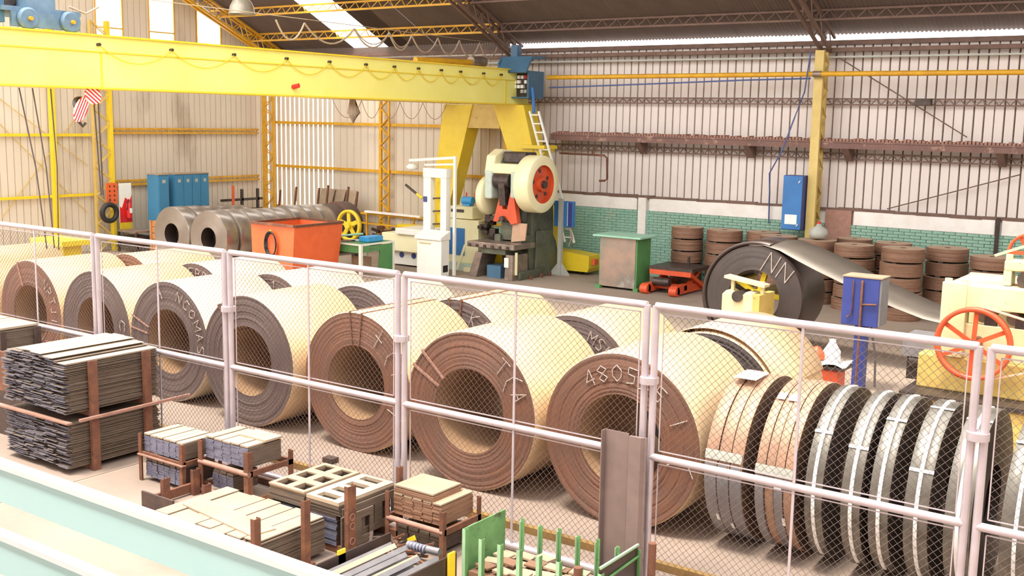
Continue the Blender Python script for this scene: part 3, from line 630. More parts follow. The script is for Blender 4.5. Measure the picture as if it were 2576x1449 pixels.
# --- B
t = thing('plate_rack', 'small rack with a neat bluish block of plates, two tiers, right of the ragged piles', 'rack', (-10.070, 7.8, 0))
plate_pile(t, 'plate', -10.490, -9.800, 7.57, 8.04, .36, .56, .02, 6, .004, 'plate_side', 'plate_end', 'plate_top', 11)
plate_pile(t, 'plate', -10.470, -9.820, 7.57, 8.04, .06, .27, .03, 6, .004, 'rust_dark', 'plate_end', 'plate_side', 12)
box1('ledge', 'rust_pink', t, -10.530, -9.730, 7.5, 7.56, .315, .33)
for x, dx in ((-10.530, 1), (-9.750, -1)):
    for y, dy in ((7.52, 1), (8.08, -1)): angle_post(t, x, y, 0, .56, .05, dx, dy)
for y in (7.54, 8.06): box1('beam', 'rust', t, -10.510, -9.770, y - .015, y + .015, .33, .355)
box1('beam', 'rust', t, -9.780, -9.750, 7.54, 8.06, .31, .355); box1('beam', 'rust', t, -9.780, -9.750, 7.54, 8.06, .02, .06)
# --- C
t = thing('plate_rack', 'rusty open frame rack with a block of blue-grey plates on its upper tier', 'rack', (-9.270, 8.1, 0))
plate_pile(t, 'plate', -9.590, -8.890, 7.72, 8.2, .42, .66, .02, 5, .004, 'plate_side', 'plate_end', 'plate_top', 13)
MB(('plate_top',)).box(-9.290, -8.870, 7.95, 8.2, .663, .685).build('plate', t)
plate_pile(t, 'plate', -9.520, -9.170, 7.75, 8.1, .08, .28, .03, 3, .006, 'plate_side', 'plate_end', 'plate_side', 14)
for x, dx in ((-9.650, 1), (-8.830, -1)):
    for y, dy in ((7.66, 1), (8.32, -1)): angle_post(t, x, y, 0, .62 if x < -9.170 or y < 8 else .5, .07, dx, dy)
for z in (.37, .05):
    MB(('rust_pink',)).tube([(-9.650, 7.68, z), (-8.830, 7.68, z)], .03, 10).build('beam', t); box1('beam', 'rust', t, -8.860, -8.830, 7.68, 8.3, z - .03, z + .03); box1('beam', 'rust', t, -9.650, -8.830, 8.28, 8.32, z - .03, z + .03)
# --- D2 low rusty rack
t = thing('rusty_stillage', 'low empty rusty angle-iron stillage on the floor left of the wide tan plate pile', 'rack', (-9.5, 7.3, 0))
box1('end_plate', 'rust_dark', t, -9.72, -9.2, 6.96, 6.985, 0, .2); 
for x, y in ((-9.6, 7.15), (-9.6, 7.55), (-9.1, 7.3)): channel_post(t, x, y, 0, .3, .09, .05)
box1('side_rail', 'rust', t, -9.70, -9.655, 6.99, 7.65, .03, .13); box1('side_rail', 'rust', t, -9.16, -9.12, 6.99, 7.65, .03, .13)
# --- D wide tan pile
t = thing('plate_rack', 'wide pile of pale tan plates with one plank laid crosswise, front centre', 'rack', (-7.9, 6.7, 0))
plate_pile(t, 'plate', -8.66, -7.24, 6.36, 7.22, .06, .40, .014, 7, .02, 'plate_side', 'plate_wood', 'plate_wood', 15, 0, .035, 1)
MB(('plate_wood',)).add([(-8.55, 6.59, .405), (-8.58, 6.84, .405), (-7.35, 6.7, .405), (-7.39, 6.44, .405), (-8.55, 6.59, .421), (-8.58, 6.84, .421), (-7.35, 6.7, .421), (-7.39, 6.44, .421)], [(0, 1, 2, 3), (4, 5, 6, 7), (0, 1, 5, 4), (1, 2, 6, 5), (2, 3, 7, 6), (3, 0, 4, 7)]).build('cross_plank', t)
for y in (6.22, 6.82): channel_post(t, -7.1, y, 0, .70, .075, .05)
for y in (6.42, 6.9): box1('skid', 'rust', t, -8.66, -7.115, y, y + .07, 0, .06)
# --- E plates with cut-outs
t = thing('plate_rack', 'pile of plates with rectangular punched windows, behind the wide tan pile', 'rack', (-7.6, 7.6, 0))
def holed(parent, x0, x1, y0, y1, z, th, mt, nx, ny, m=.25, axis='z', name='punched_plate'):
    """plate with nx*ny rectangular windows, built from its webs"""
    mb = MB((mt,)); W, H = (x1 - x0) / nx, (y1 - y0) / ny
    def bb(a, b, c, d): mb.box(a, b, c, d, z, z + th) if axis == 'z' else mb.box(z, z + th, a, b, c, d)
    for i in range(nx):
        for j in range(ny):
            a, b, c, d = x0 + i * W, x0 + (i + 1) * W, y0 + j * H, y0 + (j + 1) * H
            bb(a, b, c, c + H * m); bb(a, b, d - H * m, d); bb(a, a + W * m, c + H * m, d - H * m); bb(b - W * m, b, c + H * m, d - H * m)
    return mb.build(name, parent)
for i in range(9):
    dx, dy = R_.uniform(-.008, .008), R_.uniform(-.012, .012); holed(t, -8.12 + dx, -7.62 + dx, 7.32 + dy, 8.12 + dy, .384 + .018 * i, .0165, 'plate_wood' if i > 6 else 'plate_side', 2, 3, .19)
for i in range(8):
    dx, dy = R_.uniform(-.006, .006), R_.uniform(-.012, .012); holed(t, -7.60 + dx, -7.16 + dx, 7.34 + dy, 8.14 + dy, .384 + .018 * i, .0165, 'plate_top' if i > 5 else 'plate_side', 1, 4, .22)
plate_pile(t, 'plate', -8.1, -7.2, 7.34, 8.12, .08, .38, .02, 1, .012, 'rust_dark', 'plate_end', 'rust_dark', 16)
holed(t, 7.36, 8.12, .12, .46, -7.15, .015, 'plate_side', 3, 1, .22, 'x', 'leaning_plate')
holed(t, 7.3, 7.75, .06, .40, -7.11, .015, 'plate_side', 2, 1, .22, 'x', 'leaning_plate')
ps = channel_post(t, -7.0, 7.29, 0, .73, .11, .05)
for z in (.42, .33, .18):
    MB(('rust_pink',)).revolve([(.028, -.002), (.036, -.002), (.036, .006), (.028, .006)], (-7.0, 7.345, z), 'x', 20, True).build('ring_mark', t)
channel_post(t, -6.98, 8.0, 0, .75, .06, .04)
box1('skid', 'rust', t, -8.1, -6.98, 7.35, 7.42, 0, .08); box1('skid', 'rust', t, -8.1, -6.98, 8.0, 8.07, 0, .08)
# --- F
t = thing('plate_rack', 'two-tier rack with reddish tan plate blocks just left of the green cage', 'rack', (-6.6, 8.15, 0))
plate_pile(t, 'plate', -6.93, -6.32, 7.86, 8.36, .33, .54, .018, 5, .006, 'plate_rustside', 'plate_rustside', 'plate_wood', 17, 0, None, 1)
plate_pile(t, 'plate', -6.93, -6.42, 7.86, 8.30, .545, .62, .018, 1, .008, 'plate_rustside', 'plate_rustside', 'plate_wood', 18)
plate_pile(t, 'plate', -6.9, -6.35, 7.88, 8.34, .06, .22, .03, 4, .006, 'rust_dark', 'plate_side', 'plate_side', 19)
for x, dx in ((-6.99, 1), (-6.25, -1)):
    for y, dy in ((7.8, 1), (8.4, -1)): angle_post(t, x, y, 0, .5 if x > -6.5 else .56, .05, dx, dy)
MB(('rust_pink',)).tube([(-6.97, 7.82, .29), (-6.26, 7.82, .29)], .028, 10).build('beam', t); box1('beam', 'rust', t, -6.28, -6.25, 7.82, 8.4, .26, .32); box1('beam', 'rust', t, -6.99, -6.96, 7.82, 8.4, .26, .32)
# scrap between E, F and H
t = thing('angle_iron_scrap', 'jumble of dark rusty angle-iron offcuts on the floor between the racks', 'scrap', (-6.8, 7.6, 0), kind='stuff')
sc = MB(('rust_dark', 'rust')); r5 = random.Random(5)
for i in range(22):
    sc.use('rust' if i % 3 else 'rust_dark'); x, y = r5.uniform(-6.95, -6.35), r5.uniform(7.35, 7.75); a = r5.uniform(0, PI); l = r5.uniform(.08, .18)
    sc.bar((x - l * math.cos(a), y - l * math.sin(a) * .5, .02 + .01 * i % .15), (x + l * math.cos(a), y + l * math.sin(a) * .5, .05 + .008 * i), .03, .02)
sc.build('offcuts', t)
tag(MB(('yellow',)).prism([(-6.60, .20), (-6.52, .25), (-6.49, .18), (-6.58, .14)], 'y', 7.68, 7.70).build('yellow_marker', loc=(-6.55, 7.69, .2)), 'small bright yellow tag among the rusty offcuts', 'tag')
# --- H tray of bars
t = thing('bar_tray', 'steel tray full of grey angle bars with yellow corner posts, bottom centre', 'rack', (-6.2, 7.0, 0))
box1('side_wall', 'steel_dark', t, -5.83, -5.81, 6.2, 7.45, 0, .33); box1('side_wall', 'steel_dark', t, -6.62, -6.60, 6.2, 7.45, 0, .33); box1('tray_floor', 'steel_dark', t, -6.6, -5.83, 6.2, 7.45, .02, .05)
for x, y in ((-6.62, 6.75), (-5.80, 7.3)): box1('corner_post', 'yellow', t, x, x + .02, y, y + .09, 0, .37)
r6 = random.Random(6)
for i in range(16):
    x = -6.55 + (i % 8) * .088 + r6.uniform(-.01, .01); z = .14 + (i // 8) * .09 + r6.uniform(0, .05); y0 = 6.25 + r6.uniform(-.05, .2); y1 = 7.3 + r6.uniform(-.1, .12)
    MB(('strip_grey' if i % 3 else 'plate_top',)).prism([(x, z), (x + .03, z + .035), (x + .06, z), (x + .056, z - .006), (x + .03, z + .026), (x + .004, z - .006)], 'y', y0, y1).build('angle_bar', t)
# blue-grey coupling piece left of the cage
t = thing('steel_roller', 'bluish threaded roller lying on the end of the bar tray', 'roller', (-6.1, 7.55, .3))
MB(('strip_grey',)).tube([(-6.35, 7.4, .29), (-6.0, 7.44, .29)], .035, 14).build('barrel', t)
for i in range(6): MB(('plate_end',)).revolve([(.036, 0), (.042, .006), (.042, .012), (.036, .018)], (-6.33 + i * .035, 7.405, .29), 'x', 14).build('thread_ring', t)
# --- G green cage
t = thing('green_stillage', 'green slatted steel stillage holding small tan plates, bottom centre in front of the fence', 'rack', (-5.05, 7.8, 0))
X0, X1, Y0, Y1, ZT = -5.78, -4.34, 7.49, 8.14, .55
box1('end_plate', 'green', t, X0 + .0, X0 + .012, Y0, Y1, .04, ZT); box1('end_plate', 'steel_dark', t, X1 - .012, X1, Y0, Y1, .04, ZT)
MB(('green_edge',)).bar((X1, Y0, ZT), (X1, Y1, ZT), .02).build('edge_bar', t); MB(('green',)).bar((X1 + .01, Y0, ZT - .13), (X1 + .01, Y1, ZT - .1), .015).build('edge_bar', t)
for i in range(8):
    x = X0 + (X1 - X0) * i / 7.0
    if i: x -= .02
    mb = MB(('green', 'green_edge')); mb.use('green').box(x + .032, x + .036, Y0, Y0 + .045, .04, ZT - (0 if i == 0 else .05)); mb.use('green_edge').box(x, x + .034, Y0 - .004, Y0, .04, ZT - (0 if i == 0 else .05)); mb.build('slat', t)
for i in range(7):
    x = X0 + .1 + (X1 - X0) * (i + .0) / 7.0 + .1
    mb = MB(('green', 'green_edge')); mb.use('green').box(x, x + .036, Y1 - .01, Y1 - .004, .04, ZT - .06 + (.0 if i % 2 else .02)); mb.use('green_edge').box(x, x + .005, Y1 - .04, Y1 - .01, .04, ZT - .07); mb.build('slat', t)
box1('base', 'green', t, X0, X1, Y0, Y1, .02, .05)
r8 = random.Random(8)
for i in range(26):
    x = X0 + .08 + (i % 7) * .185; y = Y0 + .08 + (i // 7) * .13; x += r8.uniform(-.01, .02); dz = r8.uniform(0, .03); a = r8.uniform(-.25, .25); ca, sa = math.cos(a) * .085, math.sin(a) * .085
    tl = thing  # plates in the cage are loose items
    pts = [(x + .085 - ca + sa * .7, y + .06 - sa - ca * .7), (x + .085 + ca + sa * .7, y + .06 + sa - ca * .7), (x + .085 + ca - sa * .7, y + .06 + sa + ca * .7), (x + .085 - ca - sa * .7, y + .06 - sa + ca * .7)]
    zc = .16 + dz + .022 * (i % 3)
    o = MB(('plate_wood' if i % 4 else 'stack_rust',)).prism(pts, 'z', zc, zc + .018).build('small_plate', loc=(x + .085, y + .06, zc))
    tag(o, 'small %s plate in the green stillage, %s row, %s from the green end plate' % ('tan' if i % 4 else 'rusty', ['front', 'second', 'third', 'back'][i // 7], ORD[i % 7]), 'plate', 'small plates in the green stillage')
box1('plate_bed', 'stack_rust', t, X0 + .05, X1 - .04, Y0 + .03, Y1 - .05, .05, .155)
# --- tall leaning channels
t = thing('leaning_channel', 'wide grey-violet steel channel leaning on the fence, left one of the pair', 'channel', (-4.8, 8.2, 0))
MB(('channel',)).prism([(-4.82, 8.335), (-4.82, 8.26), (-4.81, 8.26), (-4.81, 8.325), (-4.575, 8.325), (-4.575, 8.335)], 'z', 0, 1.47).build('channel', t)
t = thing('leaning_channel', 'narrower steel channel leaning on the fence post, right one of the pair', 'channel', (-4.45, 8.2, 0))
MB(('channel',)).prism([(-4.56, 8.325), (-4.56, 8.30), (-4.44, 8.30), (-4.42, 8.335), (-4.40, 8.335), (-4.40, 8.35), (-4.56, 8.335)], 'z', 0, 1.455).build('channel', t)
for i, (x, y, z, lb) in enumerate(((-4.12, 7.98, .67, 'round rusty post right of the green stillage'), (-4.50, 7.40, .55, 'short rusty post touching the green stillage near its dark end plate'))):
    t = thing('rusty_post', lb, 'post', (x, y, 0)); MB(('rust',)).tube([(x, y, 0), (x, y, z)], .035, 14).build('tube', t)
tag(MB(('rust_dark',)).prism([(-11.9 + .0, 8.95), (-9.3, 9.3), (-9.1, 9.24), (-9.0, 9.1)][:0] or [(-9.36, 9.3), (-9.2, 9.3), (-9.2, 9.42), (-9.36, 9.42)], 'z', 0, .07).build('wood_chock', loc=(-9.28, 9.36, 0)), 'small wooden chock on the floor by the coil with two strap lines', 'chock')
# ================================================================== CRANE
BX0, BX1 = -18.75, -18.0; BZ0, BZ1 = 4.62, 5.60
cr = thing('gantry_crane', 'big yellow gantry crane with box girder and A-shaped legs crossing the hall', 'crane', (-19.2, 25.8, 0))
gd = MB(('girder_yellow',)).box(BX0, BX1 - .03, 6.0, 26.2, BZ0 + .03, BZ1 - .03).build('girder', cr)
box1('top_flange', 'yellow', gd, BX0 - .06, BX1 + .03, 6.0, 26.2, BZ1 - .03, BZ1); box1('bottom_flange', 'yellow', gd, BX0 - .06, BX1 + .04, 6.0, 26.45, BZ0, BZ0 + .03)
box1('stiffener_rib', 'yellow', gd, BX1 - .032, BX1 - .004, 6.0, 25.6, BZ0 + .66, BZ0 + .68)
for y in (12.35, 25.05): box1('web_seam', 'yellow', gd, BX1 - .031, BX1 - .016, y, y + .03, BZ0 + .03, BZ0 + .66)
for y in [12.3, 13.9, 15.45, 16.9, 18.2, 19.4, 20.4, 21.3, 22.2, 23.0, 24.0, 24.8]:
    b_ = MB(('iron',)).tube([(BX1 - .04, y, BZ0 + .80), (BX1 + .05, y, BZ0 + .80)], .03, 8).build('cable_roller', gd)
for y in (17.1,): MB(('red',)).tube([(BX1 - .03, y, BZ0 + .2), (BX1 + .12, y + .05, BZ0 + .24)], .05, 10).build('warning_lamp', gd)
g2 = MB(('mustard',)).box(-20.8, -20.1, 20.0, 26.2, BZ0 + .03, BZ1 - .1).build('girder', cr)
def taper_leg(top, bot, name='leg'):
    (tx0, tx1), (bx0, bx1) = top, bot; z1, z0 = BZ0, .55
    mb = MB(('yellow', 'girder_yellow'))
    vs = [(tx0, 25.55, z1), (tx1, 25.55, z1), (tx1, 26.15, z1), (tx0, 26.15, z1), (bx0, 25.65, z0), (bx1, 25.65, z0), (bx1, 26.1, z0), (bx0, 26.1, z0)]
    mb.add(vs, [(0, 1, 2, 3), (4, 5, 6, 7), (0, 1, 5, 4), (1, 2, 6, 5), (2, 3, 7, 6), (3, 0, 4, 7)]); return mb.build(name, cr)
taper_leg((-18.8, -17.75), (-17.2, -16.65)); taper_leg((-20.6, -19.55), (-21.3, -20.75))
mb = MB(('mustard',)); mb.box(-19.9, -18.6, 25.6, 26.1, 3.95, BZ0); mb.build('cross_beam', cr)
box1('leg_bracket', 'yellow', cr, -17.75, -16.95, 25.45, 26.1, 3.42, 3.52)
MB(('yellow',)).prism([(-17.75, 3.42), (-16.95, 3.42), (-17.3, 3.0)], 'y', 25.6, 26.0).build('leg_bracket', cr)
tr = MB(('yellow',)).prism([(-21.6, .10), (-15.55, .10), (-15.5, .2), (-15.5, .55), (-16.3, .62), (-21.6, .62)], 'y', 25.6, 26.25).build('end_truck', cr)
for x in (-21.2, -15.95): MB(('iron',)).revolve([(0, -.06), (.16, -.06), (.16, .06), (0, .06)], (x, 25.9, .16), 'y', 24).build('wheel', tr)
box1('buffer', 'orange', tr, -15.52, -15.40, 25.75, 25.95, .3, .45)
ld = MB(('white',))
for a in (0, 1): 
    dy = 25.5 + a * .0; dx = a * .30
    ld.bar((-17.50 + dx, 25.50, 4.45), (-16.23 + dx, 25.5, .9), .05)
for i in range(15):
    u = i / 15; ld.bar((-17.50 + 1.27 * u, 25.5, 4.45 - 3.55 * u - .1), (-17.20 + 1.27 * u, 25.5, 4.45 - 3.55 * u - .1), .035)
ld.build('ladder', cr)
t = thing('electric_box', 'open grey-blue electric cabinet on the end of the yellow crane girder', 'cabinet', (-18.0, 26.0, 4.7))
MB(('steel_blue',)).prism([(25.25, 5.75), (25.45, 5.95), (26.0, 5.98), (26.1, 5.55), (26.1, 4.78), (25.25, 4.78)], 'x', -18.45, -18.40).build('back_panel', t)
MB(('steel_blue',)).box(-18.4, -17.45, 25.35, 26.1, 4.80, 4.84).build('cabinet_floor', t); MB(('steel_blue',)).box(-17.5, -17.45, 25.35, 26.1, 4.84, 5.55).build('side_wall', t); box1('side_wall', 'steel_blue', t, -18.4, -18.33, 25.35, 26.1, 4.84, 5.6)
box1('inner_panel', 'iron', t, -18.33, -17.5, 25.6, 25.64, 4.84, 5.55)
MB(('steel_blue',)).prism([(25.15, 5.5), (25.45, 5.95), (26.1, 5.97), (26.1, 5.9), (25.47, 5.88), (25.2, 5.48)], 'x', -18.45, -17.42).build('canopy', t)
r9 = random.Random(9)
for i in range(5):
    for j in range(4):
        if r9.random() < .85: box1('relay', r9.choice(['white', 'paper', 'red', 'grey_post']), t, -18.2 + i * .12, -18.2 + i * .12 + .085, 25.52, 25.6, 4.95 + j * .13, 5.04 + j * .13)
MB(('steel_blue',)).bar((-18.35, 26.0, 5.95), (-18.35, 26.0, 6.3), .22).build('riser', t)
MB(('blue',)).tube([(-17.44, 25.5, 5.1), (-17.40, 25.52, 4.8), (-17.42, 25.6, 4.4)], .05, 8).build('cable_tail', t)
# yellow motor pipe on girder end
t = thing('drive_shaft', 'amber drive pipe lying along the crane girder near the electric box', 'pipe', (-19.0, 24, 5.75))
MB(('orange_yellow',)).tube([(-19.2, 22.6, 5.72), (-19.2, 25.0, 5.78)], .08, 12).build('pipe', t); MB(('iron_light',)).tube([(-19.2, 25.0, 5.8), (-19.2, 25.6, 5.82)], .15, 16).build('motor', t)
# trolley
t = thing('crane_trolley', 'blue hoist trolley with disc wheels on top of the yellow girder, top left corner', 'trolley', (-18.3, 11.2, 5.6))
for y in (11.02, 11.83): 
    w_ = MB(('machine_blue',)).revolve([(.0, .03), (.16, .03), (.19, .0), (.19, .05), (.16, .08), (0, .08)], (-18.14, y, 5.78), 'x', 32).build('wheel', t)
    MB(('orange_yellow',)).tube([(-18.06, y, 5.78), (-18.0, y, 5.78)], .035, 10).build('hub', w_)
box1('end_carriage', 'machine_blue', t, -18.24, -18.16, 10.75, 12.05, 5.64, 5.9); box1('frame', 'machine_blue', t, -19.6, -18.2, 10.6, 12.1, 5.9, 5.98)
box1('gearbox', 'machine_blue', t, -18.7, -18.2, 11.05, 11.6, 5.98, 6.4); box1('gearbox', 'steel_blue', t, -18.9, -18.3, 10.2, 10.7, 5.7, 6.5); MB(('iron',)).revolve([(0, 0), (.2, 0), (.2, .5), (0, .5)], (-19.0, 10.9, 6.2), 'x', 24).build('rope_drum', t)
MB(('rope',)).tube([(-18.1, 11.8, 6.05), (-18.05, 12.1, 5.95), (-18.1, 12.4, 6.1)], .02, 6).build('cable', t)
# hook block with stripes
t = thing('hook_block', 'red and white striped hook block hanging under the girder on the left', 'hook', (-18.4, 12.1, 4.4))
def striped(cx, cy, cz, w, h, tilt, name='side_plate'):
    n = 5; mb = MB(('white', 'red')); ct, st = math.cos(tilt), math.sin(tilt)
    for i in range(n * 2):
        u0, u1 = -w / 2 + w * i / (2 * n), -w / 2 + w * (i + 1) / (2 * n)
        def hh(u): return h / 2 * math.sqrt(max(.05, 1 - (2 * u / w) ** 2))
        q = [(u0, -hh(u0)), (u1, -hh(u1)), (u1, hh(u1)), (u0, hh(u0))]
        mb.use('red' if i % 2 else 'white'); mb.prism([(cy + a * ct - b * st, cz + a * st + b * ct) for a, b in q], 'x', cx, cx + .04)
    return mb.build(name, t)
striped(-18.1, 12.20, 4.50, .30, .34, .9); striped(-18.15, 11.98, 4.25, .24, .50, -.45)
MB(('iron',)).revolve([(0, 0), (.13, 0), (.13, .1), (0, .1)], (-18.3, 12.05, 4.35), 'x', 20).build('sheave', t)
MB(('iron',)).tube([(-18.25, 12.02, 4.2), (-18.25, 12.0, 4.02), (-18.25, 12.08, 3.94), (-18.25, 12.14, 4.0)], .028, 8).build('hook', t)
t = thing('hoist_ropes', 'pair of dark hoist ropes hanging behind the striped hook block down to the floor board', 'cable', (-18.4, 12.3, 2))
for y, y2 in ((12.42, 12.62), (12.52, 12.66)): MB(('cable_dark',)).tube([(-18.4, y, 4.65), (-19.0, y2 + .3, 2.6)], .014, 6).build('rope', t)
for i, (y, y2, b) in enumerate(((10.9, 11.35, 1.7), (11.15, 11.5, 1.7), (11.5, 11.58, 1.6))):
    tag(MB(('cable_dark',)).tube([(-18.3, y, 4.6), (-18.3, (y + y2) / 2 + .02, 3.2), (-18.4, y2, b)], .012, 6).build('hanging_rope', loc=(-18.3, y, 3)), ['thin dark rope hanging at the far left below the girder', 'second thin rope from the left below the girder, nearly parallel to the first', 'single vertical rope between the slender yellow post and the hook block'][i], 'rope')
# festoon cables on girder & above
t = thing('festoon_cable', 'pale looping cable hung from rings above the crane girder', 'cable', (-19.5, 22, 6.3))
def swag(P, mt, r, sagd, par, nm='loop', n=10):
    for a, b in zip(P, P[1:]):
        a, b = Vector(a), Vector(b); MB((mt,)).tube([a.lerp(b, i / n) - Vector((0, 0, sagd * 4 * (i / n) * (1 - i / n))) for i in range(n + 1)], r, 6).build(nm, par)
swag([(-19.5, y, 6.38) for y in (18.0, 18.9, 20.6, 21.9, 22.8, 23.9, 24.85, 25.8, 26.7)], 'rope', .022, .42, t)
swag([(-19.48, y, 6.38) for y in (20.6, 21.9, 22.8)], 'rope', .015, .34, t)
MB(('rope',)).tube([(-19.5, 14.5, 6.5), (-19.5, 26.8, 6.42)], .01, 5).build('carrier_wire', t)
t = thing('girder_cable', 'thin yellow cable drooping in loops along the side of the crane girder', 'cable', (-17.9, 18, 5.3))
swag([(BX1 + .015, y, BZ0 + .79) for y in (12.3, 13.9, 15.45, 16.9, 18.2, 19.4, 20.4, 21.3, 22.2, 23.0, 24.0, 24.8)], 'yellow', .010, .30, t)
t = thing('cable_bundle', 'tangle of dark cable hanging under the girder against the striped wall', 'cable', (-18.6, 19.7, 4.3))
for i in range(7): MB(('rope',)).tube([(-18.6, 19.5 + .02 * i, 4.62), (-18.6 + .02 * i, 19.42 + .03 * i, 4.3), (-18.6, 19.6 + .015 * i, 4.05 + .02 * i), (-18.6, 19.72 + .02 * i, 4.3), (-18.6, 19.66, 4.62)], .012, 5).build('strand', t)
swag([(-18.6, y, 4.6) for y in (18.9, 19.9, 20.6, 21.3, 22.2, 23.2)], 'rope', .008, .42, t)
# lamp
t = thing('pendant_lamp', 'grey dome-shaped high-bay lamp hanging from the roof at the top left', 'lamp', (-22.95, 20, 6.85))
mb = MB(('lamp_shade',)); mb.smooth = True; mb.revolve([(.05, .42), (.14, .40), (.24, .32), (.31, .18), (.34, .0), (.36, -.02), (.33, .0), (.23, .30), (.05, .40)], (-22.95, 20, 6.83), 'z', 32); mb.build('lamp_shade', t)
MB(('iron',)).tube([(-22.95, 20, 7.2), (-22.95, 20, 9.0)], .02, 6).build('stem', t); mb = MB(('white',)); mb.smooth = True; mb.revolve([(0, -.1), (.06, -.06), (.08, .02), (.05, .12), (0, .14)], (-22.95, 20, 6.95), 'z', 16); mb.build('bulb', t)
# pipe along wall + blue cable
t = thing('wall_pipe', 'long amber pipe running horizontally along the top of the right wall', 'pipe', (-8, 26.25, 5.45))
MB(('orange_yellow',)).tube([(-17.4, 26.2, 5.40), (-9.6, 26.2, 5.43), (2.1, 26.2, 5.43)], .06, 12).build('pipe', t)
for x in (-9.6, -1): MB(('iron_light',)).tube([(x - .1, 26.2, 5.43), (x + .1, 26.2, 5.43)], .075, 12).build('clamp', t)
tag(MB(('blue_cable',)).tube([(-17.4, 26.3, 5.12), (-14, 26.3, 5.22), (-11.5, 26.3, 5.30), (-9.8, 26.3, 5.33)], .022, 6).build('blue_cable', loc=(-14, 26.3, 5.2)), 'blue cable strung just below the amber pipe', 'cable')
tag(MB(('blue_cable',)).tube([(-9.75, 26.08, 5.97), (-9.85, 26.08, 5.0), (-10.1, 26.1, 4.3), (-10.35, 26.15, 3.6), (-10.7, 26.25, 3.0), (-10.85, 26.7, 2.5), (-10.87, 26.79, 1.7)], .018, 6).build('dangling_cable', loc=(-10, 26.2, 4)), 'blue cable hanging down left of the big yellow column', 'cable')
t = thing('bent_pipe', 'rusty pipe with a downward elbow on the wall right of the crane leg', 'pipe', (-16.3, 26.65, 3.2))
MB(('rust',)).tube([(-17.2, 26.62, 3.29), (-15.72, 26.62, 3.27), (-15.62, 26.62, 3.2), (-15.6, 26.62, 2.62), (-15.68, 26.62, 2.57), (-15.85, 26.62, 2.56)], .03, 8).build('pipe', t); MB(('rust',)).tube([(-16.1, 26.62, 3.28), (-16.1, 26.62, 3.45)], .03, 8).build('valve', t)
for x in (-17.0, -15.9): MB(('rust',)).bar((x, 26.6, 3.28), (x, 26.93, 3.28), .03).build('bracket', t)
# blue wall cabinet
t = thing('wall_cabinet', 'tall blue electrical cabinet on the wall next to the yellow column', 'cabinet', (-9.9, 26.2, 1.66))
box1('body', 'deep_blue', t, -10.26, -9.76, 26.1, 26.5, 1.64, 2.98, bev=.012); box1('door', 'blue', t, -10.255, -9.765, 26.075, 26.1, 1.65, 2.97, bev=.008)
box1('label_plate', 'paper', t, -10.17, -9.86, 26.065, 26.075, 1.78, 2.02, bev=.004)
for z in (1.74, 2.80): MB(('paper',)).bar((-9.86, 26.06, z), (-9.82, 26.06, z + .06), .02).build('handle', t)
# ================================================================== MACHINES
# press
px, py = -17.0, 24.6
t = thing('eccentric_press', 'green-grey eccentric press with large cream flywheel and orange hub', 'press', (-17, 24.6, 0))
FX = -16.0; FYc, FZ = 23.95, 2.55
mb = MB(('cream_pale', 'cream')); mb.smooth = True
mb.revolve([(.50, .06), (.50, .0), (.52, -.02), (.72, -.02), (.75, .01), (.75, .42), (.72, .45), (.5, .45)], (FX - .42, FYc, FZ), 'x', 64); fw = mb.build('flywheel', t); fw.data.transform(Matrix.Translation((.02, 0, 0)))
mb = MB(('red_orange',)); mb.revolve([(.06, .10), (.18, .10), (.2, .0), (.50, -.0), (.51, .1), (.51, -.2), (.06, -.2)], (FX - .05, FYc, FZ), 'x', 48); mb.build('flywheel_disc', t)
MB(('iron',)).tube([(FX - .1, FYc, FZ), (FX + .12, FYc, FZ)], .10, 18).build('shaft_end', t)
for a in range(5):
    an = math.radians(25 + a * 72); MB(('iron',)).tube([(FX - .052, FYc + .35 * math.cos(an), FZ + .35 * math.sin(an)), (FX - .04, FYc + .35 * math.cos(an), FZ + .35 * math.sin(an))], .055, 12).build('hole', t)
# frame cheeks (C frame) facing -Y
for x in (-17.45, -16.75):
    MB(('press_green',)).prism([(24.35, 1.15), (24.35, 1.9), (24.0, 1.95), (23.95, 2.9), (24.25, 3.25), (25.0, 3.2), (25.35, 2.4), (25.4, 1.0), (25.7, .2), (25.7, 0), (24.3, 0), (24.2, .75), (23.85, .95), (23.85, 1.15)], 'x', x, x + .2).build('frame_cheek', t, bev=.02)
MB(('press_green',)).prism([(24.6, 0), (25.6, 0), (25.3, 1.2), (25.25, 2.6), (24.7, 2.6), (24.6, 1.2)], 'x', -17.25, -16.75).build('back_web', t, bev=.02)
MB(('cream_pale',)).prism([(23.75, 2.75), (23.85, 3.25), (24.2, 3.42), (24.7, 3.38), (24.9, 3.0), (24.9, 2.7)], 'x', -17.75, -17.45).build('crown_guard', t, bev=.04)
MB(('cream_pale',)).box(-17.5, -16.45, 23.75, 24.6, 2.78, 3.05).build('crown', t, bev=.04)
MB(('iron',)).box(-17.35, -16.6, 24.05, 24.6, 3.05, 3.36).build('motor', t, bev=.05)
MB(('press_pale',)).box(-17.7, -17.45, 23.7, 24.1, 2.1, 2.85).build('bearing_block', t, bev=.05); MB(('press_pale',)).box(-16.85, -16.55, 23.7, 24.1, 2.15, 2.85).build('bearing_block', t, bev=.05)
mb = MB(('cream_pale',)); mb.smooth = True; mb.revolve([(0, 0), (.50, 0), (.54, .04), (.54, .18), (.5, .22), (0, .22)], (-18.0, 24.2, 2.15), 'x', 40); mb.build('belt_guard', t)
MB(('iron',)).tube([(-17.4, 23.85, 2.6), (-16.9, 23.85, 2.6)], .2, 20).build('crankshaft', t); MB(('iron',)).bar((-17.12, 23.75, 2.7), (-17.08, 23.8, 1.95), .20, .2).build('connecting_rod', t)
